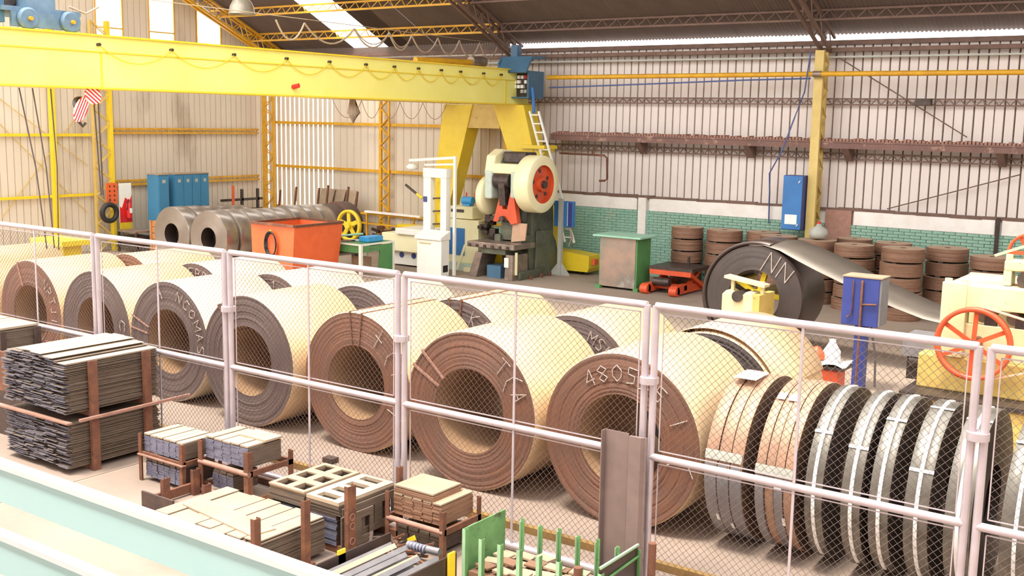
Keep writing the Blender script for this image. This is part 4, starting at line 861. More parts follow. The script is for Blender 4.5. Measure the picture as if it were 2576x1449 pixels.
MB(('red_orange',)).prism([(-17.4, 1.5), (-17.2, 2.2), (-17.1, 2.2), (-17.1, 1.85), (-16.95, 1.85), (-16.85, 2.3), (-16.75, 2.3), (-16.6, 1.5), (-16.8, 1.45), (-16.95, 1.6), (-17.15, 1.6), (-17.25, 1.5)], 'y', 23.72, 23.9).build('ram', t, bev=.01)
MB(('iron',)).tube([(-17.05, 23.6, 1.6), (-17.05, 23.72, 1.6)], .07, 14).build('ram_bolt', t)
box1('ram_slide', 'press_green', t, -17.3, -16.8, 23.95, 24.3, 1.0, 1.5, bev=.02); MB(('copper_tan',)).prism([(-16.85, .98), (-16.4, 1.05), (-16.35, 1.5), (-16.8, 1.5)], 'y', 23.8, 23.84).build('guard_plate', t)
tb_ = box1('work_table', 'iron_light', t, -17.95, -16.4, 23.3, 24.3, .82, .97, bev=.02)
for i in range(6): MB(('iron',)).tube([(-17.85 + i * .25, 23.27, .87), (-17.85 + i * .25, 23.35, .87)], .045, 10).build('table_bolt', tb_)
box1('table_knee', 'press_green', t, -17.55, -16.75, 23.4, 24.3, .66, .82, bev=.02)
for x0, x1 in ((-17.75, -17.95), (-16.75, -16.75)):
    MB(('iron_light',)).prism([(x0 + .02, .68), (x0 + .25, .68), (x1 + .25, .0), (x1 - .02, .0)], 'y', 23.4, 24.1).build('leg', t, bev=.01)
box1('scrap_box', 'steel_blue', t, -17.45, -17.0, 23.55, 24.1, 0, .34); box1('leg_plate', 'cream_pale', t, -16.5, -16.44, 23.5, 23.54, .15, .75); box1('base_rail', 'press_green', t, -16.6, -16.4, 23.6, 24.95, .0, .22, bev=.02)
for y in (24.0, 24.5, 24.9): MB(('rust',)).tube([(-16.34, y, 0), (-16.3, y, .1)], .05, 8).build('anchor_bolt', t)
for i, z in enumerate((.25, .32, .39)): MB(('cable_dark',)).tube([(-16.52, 24.5 + .3 * math.cos(math.radians(a)), .9 + (.3 + .1 * i) * math.sin(math.radians(a))) for a in range(-60, 61, 15)], .02, 6).build('hose', t)
MB(('press_green',)).prism([(24.45, 0), (25.75, 0), (25.45, .9), (25.2, 1.25), (24.5, 1.25)], 'x', -16.54, -16.48).build('side_plate', t, bev=.02)
MB(('white',)).box(-16.75, -16.62, 23.36, 23.4, .35, .6).build('switch_box', t)
# white roll-former + tower
t = thing('guard_tower', 'white open frame tower with blue badge standing left of the press', 'machine frame', (-18.8, 23.2, 0))
for x in (-19.32, -18.72): box1('upright', 'white', t, x, x + (.26 if x < -19 else .2), 23.1, 23.3, 1.0, 2.85, bev=.01)
box1('lintel', 'white', t, -19.32, -18.5, 23.08, 23.32, 2.62, 2.87, bev=.01)
MB(('white',)).bar((-18.3, 23.2, 0), (-18.3, 23.2, 3.18), .07).build('post', t); MB(('white',)).bar((-19.9, 23.2, 3.05), (-18.27, 23.2, 3.18), .05, .07).build('boom', t); MB(('white',)).bar((-19.35, 23.2, 2.95), (-18.3, 23.2, 3.0), .05).build('boom', t)
mb = MB(('white',)); mb.smooth = True; mb.revolve([(0, 0), (.13, .02), (.17, .1), (.1, .17), (0, .19)], (-19.8, 23.2, 2.78), 'z', 20); mb.build('lamp_head', t)
box1('badge', 'deep_blue', t, -19.3, -19.18, 23.08, 23.1, 1.95, 2.1)
for z in (1.35, 1.7, 2.05): MB(('iron',)).tube([(-19.05, 23.2, z), (-18.6, 23.2, z + .04)], .02, 8).build('rung', t)
MB(('iron',)).tube([(-19.95, 23.1, 2.38), (-19.55, 23.1, 2.15)], .035, 8).build('lever', t); MB(('yellow',)).tube([(-19.55, 23.1, 2.15), (-19.35, 23.1, 2.04)], .04, 8).build('lever_grip', t)
MB(('yellow',)).box(-19.0, -18.75, 23.32, 23.36, 1.3, 2.5).build('yellow_panel', t)
t = thing('white_console', 'white steel control console in front of the tower, small black vent at its foot', 'cabinet', (-18.75, 22.95, 0))
box1('body', 'white', t, -19.2, -18.35, 22.7, 23.05, 0, .98, bev=.015); MB(('white',)).prism([(22.65, .98), (23.07, .98), (23.07, 1.22), (22.65, 1.05)], 'x', -19.25, -18.33).build('desk_top', t, bev=.01)
box1('handle', 'mustard', t, -19.1, -18.7, 22.68, 22.7, .87, .89); box1('vent', 'black', t, -18.352, -18.34, 22.78, 22.98, .12, .30)
t = thing('roll_former', 'white bed of the roll forming line behind the green table, blue round badges', 'machine', (-20.2, 24, 0))
box1('bed', 'cream_pale', t, -21.2, -19.45, 23.5, 24.6, .45, .95, bev=.02); box1('base', 'white', t, -21.0, -19.45, 23.7, 24.5, .05, .45); box1('bed_top', 'white', t, -20.6, -19.45, 23.4, 24.4, .95, 1.12, bev=.02)
box1('end_tray', 'yellow', t, -21.6, -19.5, 24.62, 24.92, .98, 1.08)
for x in (-20.6, -20.15): MB(('deep_blue',)).tube([(x, 23.68, .33), (x, 23.72, .33)], .08, 16).build('round_badge', t)
t = thing('gear_unit', 'white machine cabinet with a blue panel directly left of the press', 'cabinet', (-18.8, 24.5, 0))
box1('body', 'cream_pale', t, -19.4, -18.25, 24.2, 24.9, .2, 1.42, bev=.015); box1('blue_panel', 'blue', t, -19.3, -18.72, 24.18, 24.2, .42, 1.18); box1('plinth', 'press_pale', t, -19.4, -18.2, 24.1, 24.95, 0, .2)
box1('control_head', 'cream_pale', t, -19.35, -18.5, 24.25, 24.8, 1.44, 1.78, bev=.015); box1('slot', 'iron', t, -19.25, -18.8, 24.235, 24.25, 1.62, 1.70)
MB(('cream_pale',)).bar((-18.55, 24.0, .75), (-18.75, 23.9, .05), .06).build('prop_bar', t); box1('foot_block', 'cream_pale', t, -18.6, -18.35, 24.0, 24.1, 0, .12)
t = thing('motor_pile', 'blue motor and oily parts lying on the machine cabinet beside the press', 'motor', (-18.6, 24.9, 1.8))
MB(('light_blue',)).tube([(-19.1, 24.6, 1.93), (-18.75, 24.6, 1.93)], .11, 20).build('motor_body', t); box1('motor_foot', 'light_blue', t, -19.05, -18.8, 24.5, 24.7, 1.79, 1.84)
MB(('orange',)).bar((-18.7, 24.6, 1.85), (-18.3, 24.6, 1.92), .03).build('orange_lead', t); MB(('red',)).bar((-19.3, 25.0, 1.95), (-18.4, 25.0, 1.97), .03).build('red_bar', t)
for i in range(4): MB(('red',)).bar((-19.3 + i * .3, 25.0, 1.95), (-19.3 + i * .3, 25.0, 2.12), .03).build('red_stub', t)
t = thing('die_pile', 'pile of oily black iron dies on the left end of the press table', 'die', (-18.0, 24.1, 1.0))
for i in range(12): MB(('iron',)).box(*(lambda x, y, z, s: (x, x + s, y, y + s, z, z + s * .7))(-18.25 + r9.uniform(0, .55), 24.0 + r9.uniform(0, .3), .98 + .05 * i, r9.uniform(.12, .24))).build('die_block', t, bev=.01)
# green work table
t = thing('work_table', 'green drawer table with white legs and top edge, tools lying on it', 'table', (-20.2, 22.2, 0))
X0, X1, Y0, Y1, Z = -20.95, -19.85, 21.35, 22.55, .82
XX = (-20.98, -19.95)
box1('table_top', 'white', t, -21.0, -19.95, 21.3, 22.65, Z, Z + .04); box1('top_mat', 'green_table', t, -20.95, -20.0, 21.35, 22.6, Z + .04, Z + .045)
for x in (-21.0, -20.03):
    for y in (21.3, 22.57): box1('leg', 'white', t, x, x + .08, y, y + .08, 0, Z)
box1('apron', 'green_table', t, -20.92, -20.03, 21.32, 21.34, .62, Z); box1('drawer', 'green_table', t, -19.98, -19.955, 21.4, 22.1, .64, Z - .02); MB(('iron_light',)).bar((-19.95, 21.65, .73), (-19.95, 21.85, .73), .02).build('drawer_handle', t)
MB(('green_table',)).prism([(22.0, .05), (22.57, .05), (22.57, .8), (22.1, .8)], 'x', -20.0, -19.96).build('side_panel', t)
tag(box1('toolbox', 'light_blue', None, -20.45, -20.1, 21.75, 22.35, Z + .05, Z + .20, bev=.02), 'bright blue toolbox on the green drawer table', 'toolbox')
t2 = thing('hand_tools', 'loose pink and dark hand tools on the left of the green table', 'tool', (-20.7, 21.8, Z + .05))
for i in range(5): MB((['rust_pink', 'iron', 'paper', 'iron', 'rope'][i],)).tube([(-20.85 + .03 * i, 21.5 + .12 * i, Z + .07), (-20.6 + .03 * i, 21.62 + .12 * i, Z + .07)], .022, 8).build('tool', t2)
t = thing('cardboard_box', 'plain cardboard box standing under the green table', 'box', (-20.6, 22.0, 0)); box1('carton', 'copper_tan', t, -20.75, -20.4, 21.8, 22.2, 0, .42); box1('flap', 'plate_wood', t, -20.75, -20.4, 21.8, 21.99, .42, .43)
t = thing('hand_rail', 'short pale green tubular stair rail at the left end of the green table', 'railing', (-21.7, 21.5, 0))
for x in (-21.9, -21.4): MB(('mint',)).tube([(x, 21.4, 0), (x, 21.4, .75 if x > -21.6 else .55)], .03, 8).build('post', t)
MB(('mint',)).tube([(-21.9, 21.4, .55), (-21.4, 21.4, .95), (-20.9, 22.4, 1.0)], .03, 8).build('top_rail', t); MB(('mint',)).tube([(-21.9, 21.4, .3), (-21.4, 21.4, .3)], .025, 8).build('mid_rail', t)
# yellow hand wheel
t = thing('wheel_stand', 'bright yellow spoked hand wheel between the orange bin and the green table', 'wheel', (-22, 23, .4))
mb = MB(('yellow',)); mb.smooth = True; mb.revolve([(.37, -.05), (.45, -.05), (.45, .05), (.37, .05)], (-22.0, 23, 1.12), 'y', 48, True); mb.build('rim', t)
for a in range(5): an = math.radians(20 + 72 * a); MB(('yellow',)).bar((-22.0, 23, 1.12), (-22.0 + .4 * math.cos(an), 23, 1.12 + .4 * math.sin(an)), .04, .12, up=(-math.sin(an), 0, math.cos(an))).build('spoke', t)
MB(('yellow',)).tube([(-22, 22.9, 1.12), (-22, 23.15, 1.12)], .1, 16).build('hub', t); MB(('iron',)).bar((-22.0, 23.25, 0), (-22.0, 23.2, 1.1), .14).build('stand', t)
t = thing('yellow_trestle', 'long amber trestle frame behind the yellow hand wheel', 'trestle', (-22, 25, 0))
for z in (.95, 1.25): MB(('orange_yellow',)).bar((-23.6, 25.2, z), (-21.2, 25.0, z), .05).build('rail', t)
for x in (-23.3, -21.4): MB(('orange_yellow',)).bar((x, 25.15, 0), (x, 25.15, 1.25), .05).build('leg', t)
MB(('whitewash',)).bar((-23.3, 25.1, 1.32), (-20.9, 24.9, 1.32), .12, .06).build('board', t)
# dark clutter along striped wall
t = thing('iron_clutter', 'dark iron racks and scrap heaped along the foot of the striped wall', 'scrap', (-23, 26.2, 0), kind='stuff')
sc = MB(('iron', 'rust', 'rust_dark'))
for i in range(46):
    x = r9.uniform(-25.4, -22.4); y = r9.uniform(25.9, 26.4); z = r9.uniform(0, .8); sc.use(['iron', 'rust', 'rust_dark'][i % 3]); l = r9.uniform(.1, .6); sc.bar((x, y, z), (x + l, y, z + r9.uniform(-.1, .1)), .08, r9.uniform(.05, .2))
sc.build('scrap_pieces', t)
# orange bin
t = thing('orange_bin', 'large orange steel bin, open top with dark rim, cable coil on its side', 'bin', (-21.4, 20.3, 0))
X0, X1, Y0, Y1, Z1 = -22.12, -20.5, 19.45, 21.2, 1.43
mb = MB(('orange', 'rust_dark'))
b0 = .12
o_ = [(X0, Y0), (X1, Y0), (X1, Y1), (X0, Y1)]; l_ = [(X0 + b0 * .2, Y0 + .02), (X1 - b0, Y0 + .02), (X1 - b0, Y1 - b0), (X0 + b0 * .2, Y1 - b0)]
for k in range(4):
    a, b = o_[k], o_[(k + 1) % 4]; c, d = l_[(k + 1) % 4], l_[k]
    w_ = MB(('orange',)).add([(*d, .05), (*c, .05), (*b, Z1), (*a, Z1)], [(0, 1, 2, 3)]); o = w_.build('side_wall', t); sm_ = o.modifiers.new('thick', 'SOLIDIFY'); sm_.thickness = .03
for k in range(4):
    a, b = o_[k], o_[(k + 1) % 4]; MB(('rust',)).bar((*a, Z1), (*b, Z1), .07, .06).build('rim', t)
box1('bottom', 'rust_dark', t, X0 + .1, X1 - .15, Y0 + .05, Y1 - .15, .04, .08)
box1('inner_lining', 'rust_dark', t, X0 + .1, X1 - .18, Y0 + .1, Y1 - .2, .08, .75)
t2 = thing('cable_coil', 'black cable coil hanging on the front of the orange bin', 'cable', (-21.4, 19.35, .8))
for i in range(5): MB(('black',)).tube([(-21.32 + (.20 + .012 * i) * math.cos(a * PI / 12) * .85, 19.42 - .012 * i, .92 + (.28 + .012 * i) * math.sin(a * PI / 12)) for a in range(25)], .018, 6).build('turn', t2)
MB(('yellow',)).tube([(-21.32, 19.45, 1.18), (-21.32, 19.38, 1.28)], .025, 6).build('hook', t2)
# lockers
def locker(label, y0, y1, n):
    t = thing('locker', label, 'locker', (-28.7, (y0 + y1) / 2, 0))
    box1('body', 'locker_blue', t, -28.9, -28.35, y0, y1, 0, 2.33); w = (y1 - y0) / n
    for i in range(n):
        d = box1('door', 'locker_blue', t, -28.35, -28.33, y0 + i * w + .012, y0 + (i + 1) * w - .012, .06, 2.28, bev=.004)
        box1('vent_plate', 'grey_post', d, -28.33, -28.325, y0 + (i + .35) * w, y0 + (i + .65) * w, 2.08, 2.18); MB(('iron',)).bar((-28.32, y0 + (i + .8) * w, 1.2), (-28.32, y0 + (i + .8) * w, 1.34), .03).build('latch', d)
    box1('top', 'plate_wood', t, -28.92, -28.33, y0 - .01, y1 + .01, 2.33, 2.36)
    return t
locker('single blue locker, left of the dark gap', 21.28, 21.66, 1)
locker('blue four-door locker bank right of the dark gap, chalky marks on its doors', 21.88, 23.2, 4)
# perforated board, sign, tyre
t = thing('perforated_board', 'orange board with two columns of holes hanging beside the bright yellow column', 'board', (-29.2, 20.2, 1.4))
box1('panel', 'orange', t, -29.32, -29.28, 20.1, 20.48, 1.45, 2.08)
for i in range(4):
    for j in range(2): MB(('black',)).tube([(-29.279, 20.21 + j * .16, 1.56 + i * .14), (-29.272, 20.21 + j * .16, 1.56 + i * .14)], .026, 10).build('hole', t)
t = thing('extinguisher_board', 'white and red fire extinguisher board with yellow foot, left of the lockers', 'sign', (-29.2, 20.8, .7))
box1('panel', 'white', t, -29.33, -29.29, 20.55, 20.98, .85, 2.06); box1('yellow_foot', 'yellow', t, -29.33, -29.285, 20.55, 20.98, .62, .85)
MB(('red',)).prism([(20.55, .85), (20.98, .85), (20.98, 1.7), (20.9, 1.5), (20.75, 1.62), (20.62, 1.3), (20.55, 1.35)], 'x', -29.29, -29.284).build('red_print', t)
e = MB(('red',)); e.smooth = True; e.revolve([(0, .0), (.08, .0), (.085, .04), (.085, .42), (.05, .50), (.025, .52), (.025, .6), (0, .6)], (-29.18, 20.8, .98), 'z', 20); e = e.build('cylinder', t); MB(('black',)).tube([(-29.18, 20.8, 1.56), (-29.12, 20.72, 1.5), (-29.1, 20.68, 1.25)], .018, 6).build('hose', e)
MB(('paper',)).box(-29.095, -29.09, 20.76, 20.85, 1.15, 1.3).build('label', e)
t = thing('old_tyre', 'old black tyre hung on the bright yellow column', 'tyre', (-29.1, 20.05, 1.2))
mb = MB(('black',)); mb.smooth = True; mb.revolve([(.17, 0), (.20, -.07), (.27, -.08), (.31, -.04), (.31, .04), (.27, .08), (.20, .07)], (-29.1, 20.05, 1.2), 'x', 36, True); mb.build('tyre_body', t)
MB(('iron',)).tube([(-29.1, 20.05, 1.48), (-29.2, 20.15, 1.6), (-29.4, 20.3, 1.62)], .015, 6).build('hanging_wire', t)
for i in range(3): MB(('steel_dark',)).revolve([(.312, -.04 + .03 * i), (.318, -.035 + .03 * i), (.312, -.03 + .03 * i)], (-29.1, 20.05, 1.2), 'x', 36).build('tread', t)
t = thing('wooden_crate', 'orange-brown wooden crate in front of the blue lockers', 'crate', (-27.3, 21.0, 0))
for i in range(5): box1('plank', 'crate_wood', t, -28.1, -27.0, 20.75, 20.78, .06 + i * .19, .23 + i * .19)
box1('crate_body', 'crate_wood', t, -28.08, -27.02, 20.78, 21.3, .05, .98); 
for x in (-28.1, -27.1): box1('batten', 'crate_wood', t, x, x + .09, 20.72, 20.75, .03, 1.0)
t = thing('scrap_box', 'dark table of grey scrap under the extinguisher board', 'table', (-28.6, 20.6, 0))
box1('table_top', 'iron_light', t, -29.1, -28.2, 20.3, 21.0, .62, .67); 
for x in (-29.1, -28.26):
    for y in (20.3, 20.94): box1('leg', 'iron', t, x, x + .06, y, y + .06, 0, .62)
box1('lower_shelf', 'iron', t, -29.05, -28.25, 20.35, 20.95, .2, .5)
t = thing('floor_clamp', 'bright yellow clamp beam lying on the far floor behind the leftmost coil', 'beam', (-20, 12.6, 1.3))
mb = MB(('yellow',)); mb.box(-20.3, -19.7, 12.5, 12.9, 0, 1.58); mb.box(-20.6, -19.5, 12.35, 13.0, 1.58, 1.68).build('beam', t)
# rack right of lockers
t = thing('steel_rack', 'dark cantilever rack with an orange upright, right of the lockers', 'rack', (-28.8, 25, 0))
MB(('orange',)).tube([(-29.0, 24.75, 0), (-29.0, 24.75, 1.85)], .05, 10).build('upright', t)
for z in (1.0, 1.35): MB(('iron',)).bar((-29.2, 24.4, z), (-29.2, 26.2, z), .08).build('arm', t)
for y in (25.3, 26.0): MB(('iron',)).bar((-29.2, y, 0), (-29.2, y, 1.7), .08).build('stub', t)
# tan plates pile behind coils
t = thing('tan_sheets', 'pile of tan sheets leaning behind the queue of grey coils', 'sheet', (-25.6, 25.6, 1.3))
for i in range(3): MB(('plate_wood', )).add([(-26.6 + .5 * i, 25.9, .0), (-25.8 + .5 * i, 25.7, .0), (-25.6 + .5 * i, 26.1, 1.85), (-26.3 + .5 * i, 26.2, 1.85)], [(0, 1, 2, 3)]).build('sheet', t).modifiers.new('t', 'SOLIDIFY').thickness = .02
# blue panel on grey stand
t = thing('switch_stand', 'grey T-stand with triangular foot carrying a blue two-door panel', 'stand', (-16.2, 25.3, 0))
MB(('grey_post',)).bar((-16.22, 25.25, 0), (-16.22, 25.25, 2.1), .11).build('pole', t)
for dx in (-1, 1): MB(('grey_post',)).prism([(-16.22 + dx * .05, .35), (-16.22 + dx * .32, .03), (-16.22 + dx * .32, 0), (-16.22 + dx * .05, 0)], 'y', 25.23, 25.27).build('foot_gusset', t)
p_ = box1('panel', 'blue', t, -16.5, -15.9, 25.33, 25.48, 1.33, 2.03, bev=.01)
MB(('paper',)).box(-16.06, -16.045, 25.32, 25.33, 1.36, 2.0).build('door_seam', p_); box1('side_flap', 'deep_blue', p_, -16.03, -15.91, 25.31, 25.33, 1.36, 2.0)
MB(('rope',)).tube([(-16.0, 25.4, 1.33), (-15.95, 25.4, 1.0), (-16.05, 25.4, .8)], .03, 6).build('cable', t)
# worn cabinet
t = thing('worn_cabinet', 'scratched bare-metal cabinet with green sides and mint top, between crane foot and red lift', 'cabinet', (-13.7, 24.4, 0))
box1('front', 'worn_sheet', t, -14.22, -13.2, 24.03, 24.06, .06, 1.32); box1('side', 'green_table', t, -13.2, -13.16, 24.05, 24.75, 0, 1.32); box1('side', 'green_table', t, -14.25, -14.22, 24.05, 24.75, 0, 1.32); box1('back', 'green_table', t, -14.22, -13.2, 24.7, 24.74, .05, 1.3)
MB(('mint',)).box(-14.4, -13.02, 23.93, 24.85, 1.32, 1.37).build('top', t, bev=.01)
for x in (-14.3, -13.2): box1('foot', 'green_table', t, x, x + .14, 23.95, 24.1, 0, .08)
# red lift table
t = thing('lift_table', 'low red-orange hydraulic lift table in front of the stacked slit coils', 'lift', (-12.5, 24.8, 0))
box1('table_top', 'iron', t, -12.95, -11.75, 24.3, 25.4, .58, .66); box1('top_frame', 'red_orange', t, -12.92, -11.78, 24.28, 24.36, .46, .58)
for x in (-12.85, -12.0):
    MB(('red_orange',)).bar((x, 24.3, .1), (x, 25.3, .55), .08).build('scissor_arm', t); MB(('red_orange',)).bar((x + .1, 25.3, .1), (x + .1, 24.4, .55), .08).build('scissor_arm', t)
mb = MB(('red_orange',)).box(-12.95, -12.75, 23.95, 25.35, .05, .25).build('base_frame', t); box1('base_frame', 'red_orange', t, -12.15, -11.95, 23.95, 25.35, .05, .25); box1('base_frame', 'red_orange', t, -12.95, -11.95, 24.3, 24.45, .12, .24)
for x in (-12.85, -12.05): MB(('red_orange',)).tube([(x - .1, 23.95, .12), (x + .1, 23.95, .12)], .12, 16).build('wheel', t)
MB(('iron',)).tube([(-12.75, 24.2, .3), (-12.3, 24.2, .3)], .1, 14).build('pump', t); MB(('iron',)).bar((-12.3, 25.2, .66), (-12.3, 25.2, .85), .05).build('stub', t)
# decoiler + NN coil
CX, CY, CZ, CR = -7.93, 19.0, 1.05, .94
t = thing('unwinding_coil', 'dark steel coil marked NN in chalk on the yellow decoiler', 'coil', (CX, CY, 0))
mb = MB(('steel_dark',)); mb.smooth = True; mb.revolve([(CR - .01, 0), (CR, .02), (CR, .25), (CR, 1.15), (CR - .01, 1.2)], (CX, CY, CZ), 'y', 96); mb.build('outer_wrap', t)
mb = MB(('steel_dark',)); mb.smooth = True; mb.revolve([(.50, 0), (.50, 1.2)], (CX, CY, CZ), 'y', 64); mb.build('eye_bore', t)
f = MB(('face_black',)); f.revolve([(.50, 0)] + [(.50 + .44 * i / 14, r9.uniform(-.004, .004)) for i in range(1, 14)] + [(CR - .01, 0)], (0, 0, 0), 'y', 96); o = f.build('end_face', t); o.data.transform(Matrix.Translation((CX, CY, 0))); o.location = (0, 0, CZ)
mb = MB(('steel_dark',)); mb.smooth = True; mb.revolve([(CR + .03, .12), (CR + .10, .12), (CR + .10, 1.2), (CR + .03, 1.2)], (CX - .05, CY, CZ - .03), 'y', 80, True, math.radians(75), math.radians(285)); mb.build('slack_wrap', t)
ck = MB(('chalk',)); 
def zz(pts, dx, dz):
    for p, q in zip(pts, pts[1:]): ck.tube([(p[0] + dx, CY - .008, p[1] + dz), (q[0] + dx, CY - .008, q[1] + dz)], .009, 5)
zz([(-7.82, 1.55), (-7.62, 1.90), (-7.60, 1.52), (-7.43, 1.83)], 0, 0); ck.build('chalk_letter', t); ck = MB(('chalk',)); zz([(-7.52, 1.45), (-7.34, 1.74), (-7.34, 1.36), (-7.17, 1.60)], 0, 0); ck.build('chalk_letter', t)
# unrolling strip: leaves the crest and droops to the straightener
strip = MB(('strip_steel',)); strip.smooth = True; P = [(-8.1, 1.985, 1.995), (-7.8, 2.0, 2.03), (-7.5, 1.93, 2.04), (-7.14, 1.77, 1.95), (-6.8, 1.63, 1.83), (-6.4, 1.48, 1.68), (-5.9, 1.30, 1.45), (-5.4, 1.12, 1.27), (-4.9, .98, 1.10), (-4.4, .92, 1.0), (-3.9, .92, .95)]
vs = []
for x, z, zf in P: vs += [(x, CY + .08, z), (x, CY + 1.12, zf), (x, CY + .08, z + .006), (x, CY + 1.12, zf + .006)]
fs = []
for i in range(len(P) - 1): a = 4 * i; fs += [(a, a + 1, a + 5, a + 4), (a + 2, a + 3, a + 7, a + 6), (a, a + 2, a + 6, a + 4), (a + 1, a + 3, a + 7, a + 5)]
strip.add(vs, fs); strip.build('unrolled_strip', t)
t = thing('decoiler', 'cream decoiler stand with yellow mandrel arms inside the eye of the NN coil', 'machine', (CX, CY - .3, 0))
MB(('cream',)).prism([(-8.22, 0), (-7.62, 0), (-7.62, 1.12), (-7.66, 1.22), (-7.76, 1.24), (-7.84, 1.16), (-7.9, 1.08), (-7.98, 1.08), (-8.06, 1.2), (-8.14, 1.24), (-8.22, 1.16)], 'y', CY - .75, CY - .35).build('stand_body', t, bev=.015)
box1('stand_side', 'mustard', t, -7.62, -7.5, CY - .75, CY - .05, 0, 1.2); MB(('cream',)).bar((-8.25, CY - .5, 1.46), (-7.47, CY - .5, 1.35), .25, .05).build('top_bar', t)
for x, z in ((-8.12, 1.3), (-7.55, 1.3)): MB(('cream',)).bar((x, CY - .5, 1.1), (x, CY - .5, 1.42), .06).build('bar_support', t)
MB(('iron',)).tube([(CX + .02, CY - .8, CZ + .1), (CX + .02, CY - .3, CZ + .08)], .1, 16).build('gear', t)
MB(('yellow',)).tube([(CX, CY - .45, CZ), (CX, CY + 1.2, CZ)], .12, 20).build('mandrel', t)
for a in (75, 0, 150, 225, 300):
    an = math.radians(a); MB(('yellow',)).bar((CX, CY + .25, CZ), (CX + .47 * math.cos(an), CY + .25, CZ + .47 * math.sin(an)), .09, .09).build('mandrel_arm', t); MB(('yellow',)).bar((CX + .46 * math.cos(an), CY + .2, CZ + .46 * math.sin(an)), (CX + .46 * math.cos(an), CY + 1.0, CZ + .46 * math.sin(an)), .10, .05, up=(math.cos(an), 0, math.sin(an))).build('mandrel_shoe', t)
# blue control cabinet on post
t = thing('control_cabinet', 'blue control box with rusty conduits on a blue post before the drooping strip', 'cabinet', (-5.35, 17.3, 0))
box1('body', 'deep_blue', t, -5.68, -5.10, 17.2, 17.62, 1.07, 1.84, bev=.01); box1('side_cover', 'strip_grey', t, -5.10, -5.07, 17.22, 17.6, 1.09, 1.83); box1('top_cover', 'plate_wood', t, -5.69, -5.06, 17.19, 17.63, 1.84, 1.86)
box1('post', 'deep_blue', t, -5.48, -5.30, 17.3, 17.48, 0, 1.07)
MB(('rust',)).tube([(-5.36, 17.17, 1.8), (-5.36, 17.17, .1)], .02, 8).build('conduit', t); MB(('rust',)).tube([(-5.36, 17.17, 1.42), (-5.12, 17.17, 1.44)], .015, 8).build('conduit', t); MB(('rust',)).tube([(-5.5, 17.17, 1.8), (-5.5, 17.17, 1.25), (-5.58, 17.17, 1.2)], .012, 8).build('conduit', t)
MB(('cable_dark',)).tube([(-5.22, 17.3, 1.07), (-5.12, 17.3, .6), (-5.1, 17.3, .1)], .018, 6).build('cable', t)
t = thing('red_trolley', 'red-orange toolbox trolley with cloth on top, left of the blue cabinet post', 'trolley', (-5.6, 16.3, 0))
box1('body', 'red_orange', t, -5.8, -5.3, 16.1, 16.45, .08, .55, bev=.03); box1('tray', 'iron', t, -5.88, -5.22, 16.05, 16.5, .55, .60)
mb = MB(('whitewash',)); mb.smooth = True
vs = [(-5.95 + .75 * i / 6, 16.0 + .5 * j / 4, .63 + .03 * math.sin(i * 1.7 + j)) for j in range(5) for i in range(7)]; mb.add(vs, [(j * 7 + i, j * 7 + i + 1, j * 7 + i + 8, j * 7 + i + 7) for j in range(4) for i in range(6)]); mb.build('cloth', t)
mb = MB(('red_orange',)); mb.smooth = True; mb.revolve([(0, 0), (.12, 0), (.13, .06), (.05, .18), (0, .2)], (-5.7, 16.25, .66), 'z', 20); mb.build('funnel', t)
mb = MB(('whitewash',)); mb.smooth = True; mb.revolve([(0, 0), (.13, 0), (.13, .15), (.05, .28), (.05, .33), (0, .33)], (-5.5, 16.35, .64), 'z', 20); mb.build('demijohn', t)
for x in (-5.72, -5.38): MB(('black',)).tube([(x - .03, 16.15, .05), (x + .03, 16.15, .05)], .05, 12).build('castor', t)
# straightener
t = thing('straightening_machine', 'cream strip straightening machine with big red spoked wheel at the right edge', 'machine', (-2.6, 16, 0))
box1('base', 'mustard', t, -3.95, .6, 14.9, 17.4, 0, .62, bev=.03); box1('base_ledge', 'iron', t, -4.05, .6, 14.85, 17.4, .62, .68); box1('bed_block', 'mustard', t, -3.95, .6, 15.3, 17.2, .68, 1.15, bev=.02)
box1('side_plate', 'cream', t, -3.68, .6, 15.35, 15.45, 1.15, 1.62, bev=.01); box1('side_column', 'cream', t, -3.70, -3.38, 15.28, 15.52, 1.15, 2.16, bev=.01); box1('top_beam', 'cream', t, -3.68, .6, 15.3, 15.5, 1.84, 2.14, bev=.01)
box1('side_plate', 'cream', t, -3.75, .6, 17.0, 17.1, 1.15, 2.1, bev=.01); box1('top_deck', 'cream', t, -3.7, .6, 15.5, 17.0, 2.03, 2.11)
for i in range(9): MB(('iron_light',)).tube([(-3.2 + i * .38, 15.5, 1.72), (-3.2 + i * .38, 17.0, 1.72)], .09, 16).build('roller', t)
for i in range(8): MB(('iron',)).box(-3.15 + i * .38, -3.0 + i * .38, 15.36, 15.44, 1.62, 1.78).build('bearing', t)
box1('upper_frame', 'cream', t, -3.05, .6, 15.8, 16.1, 2.32, 2.46, bev=.02); box1('upper_post', 'cream', t, -3.05, -2.95, 15.8, 16.1, 2.12, 2.32)
for i in range(6): MB(('iron',)).tube([(-2.75 + i * .3, 15.75, 2.22), (-2.75 + i * .3, 16.2, 2.22)], .12, 16).build('spindle', t)
for i in range(5): MB(('cream',)).tube([(-3.0 + i * .22, 15.85, 2.46), (-3.0 + i * .22, 15.85, 2.54)], .045, 10).build('screw_head', t)
for x in (-3.65, -3.45): MB(('cream',)).tube([(x, 15.4, 2.14), (x, 15.4, 2.2)], .05, 10).build('screw_head', t)
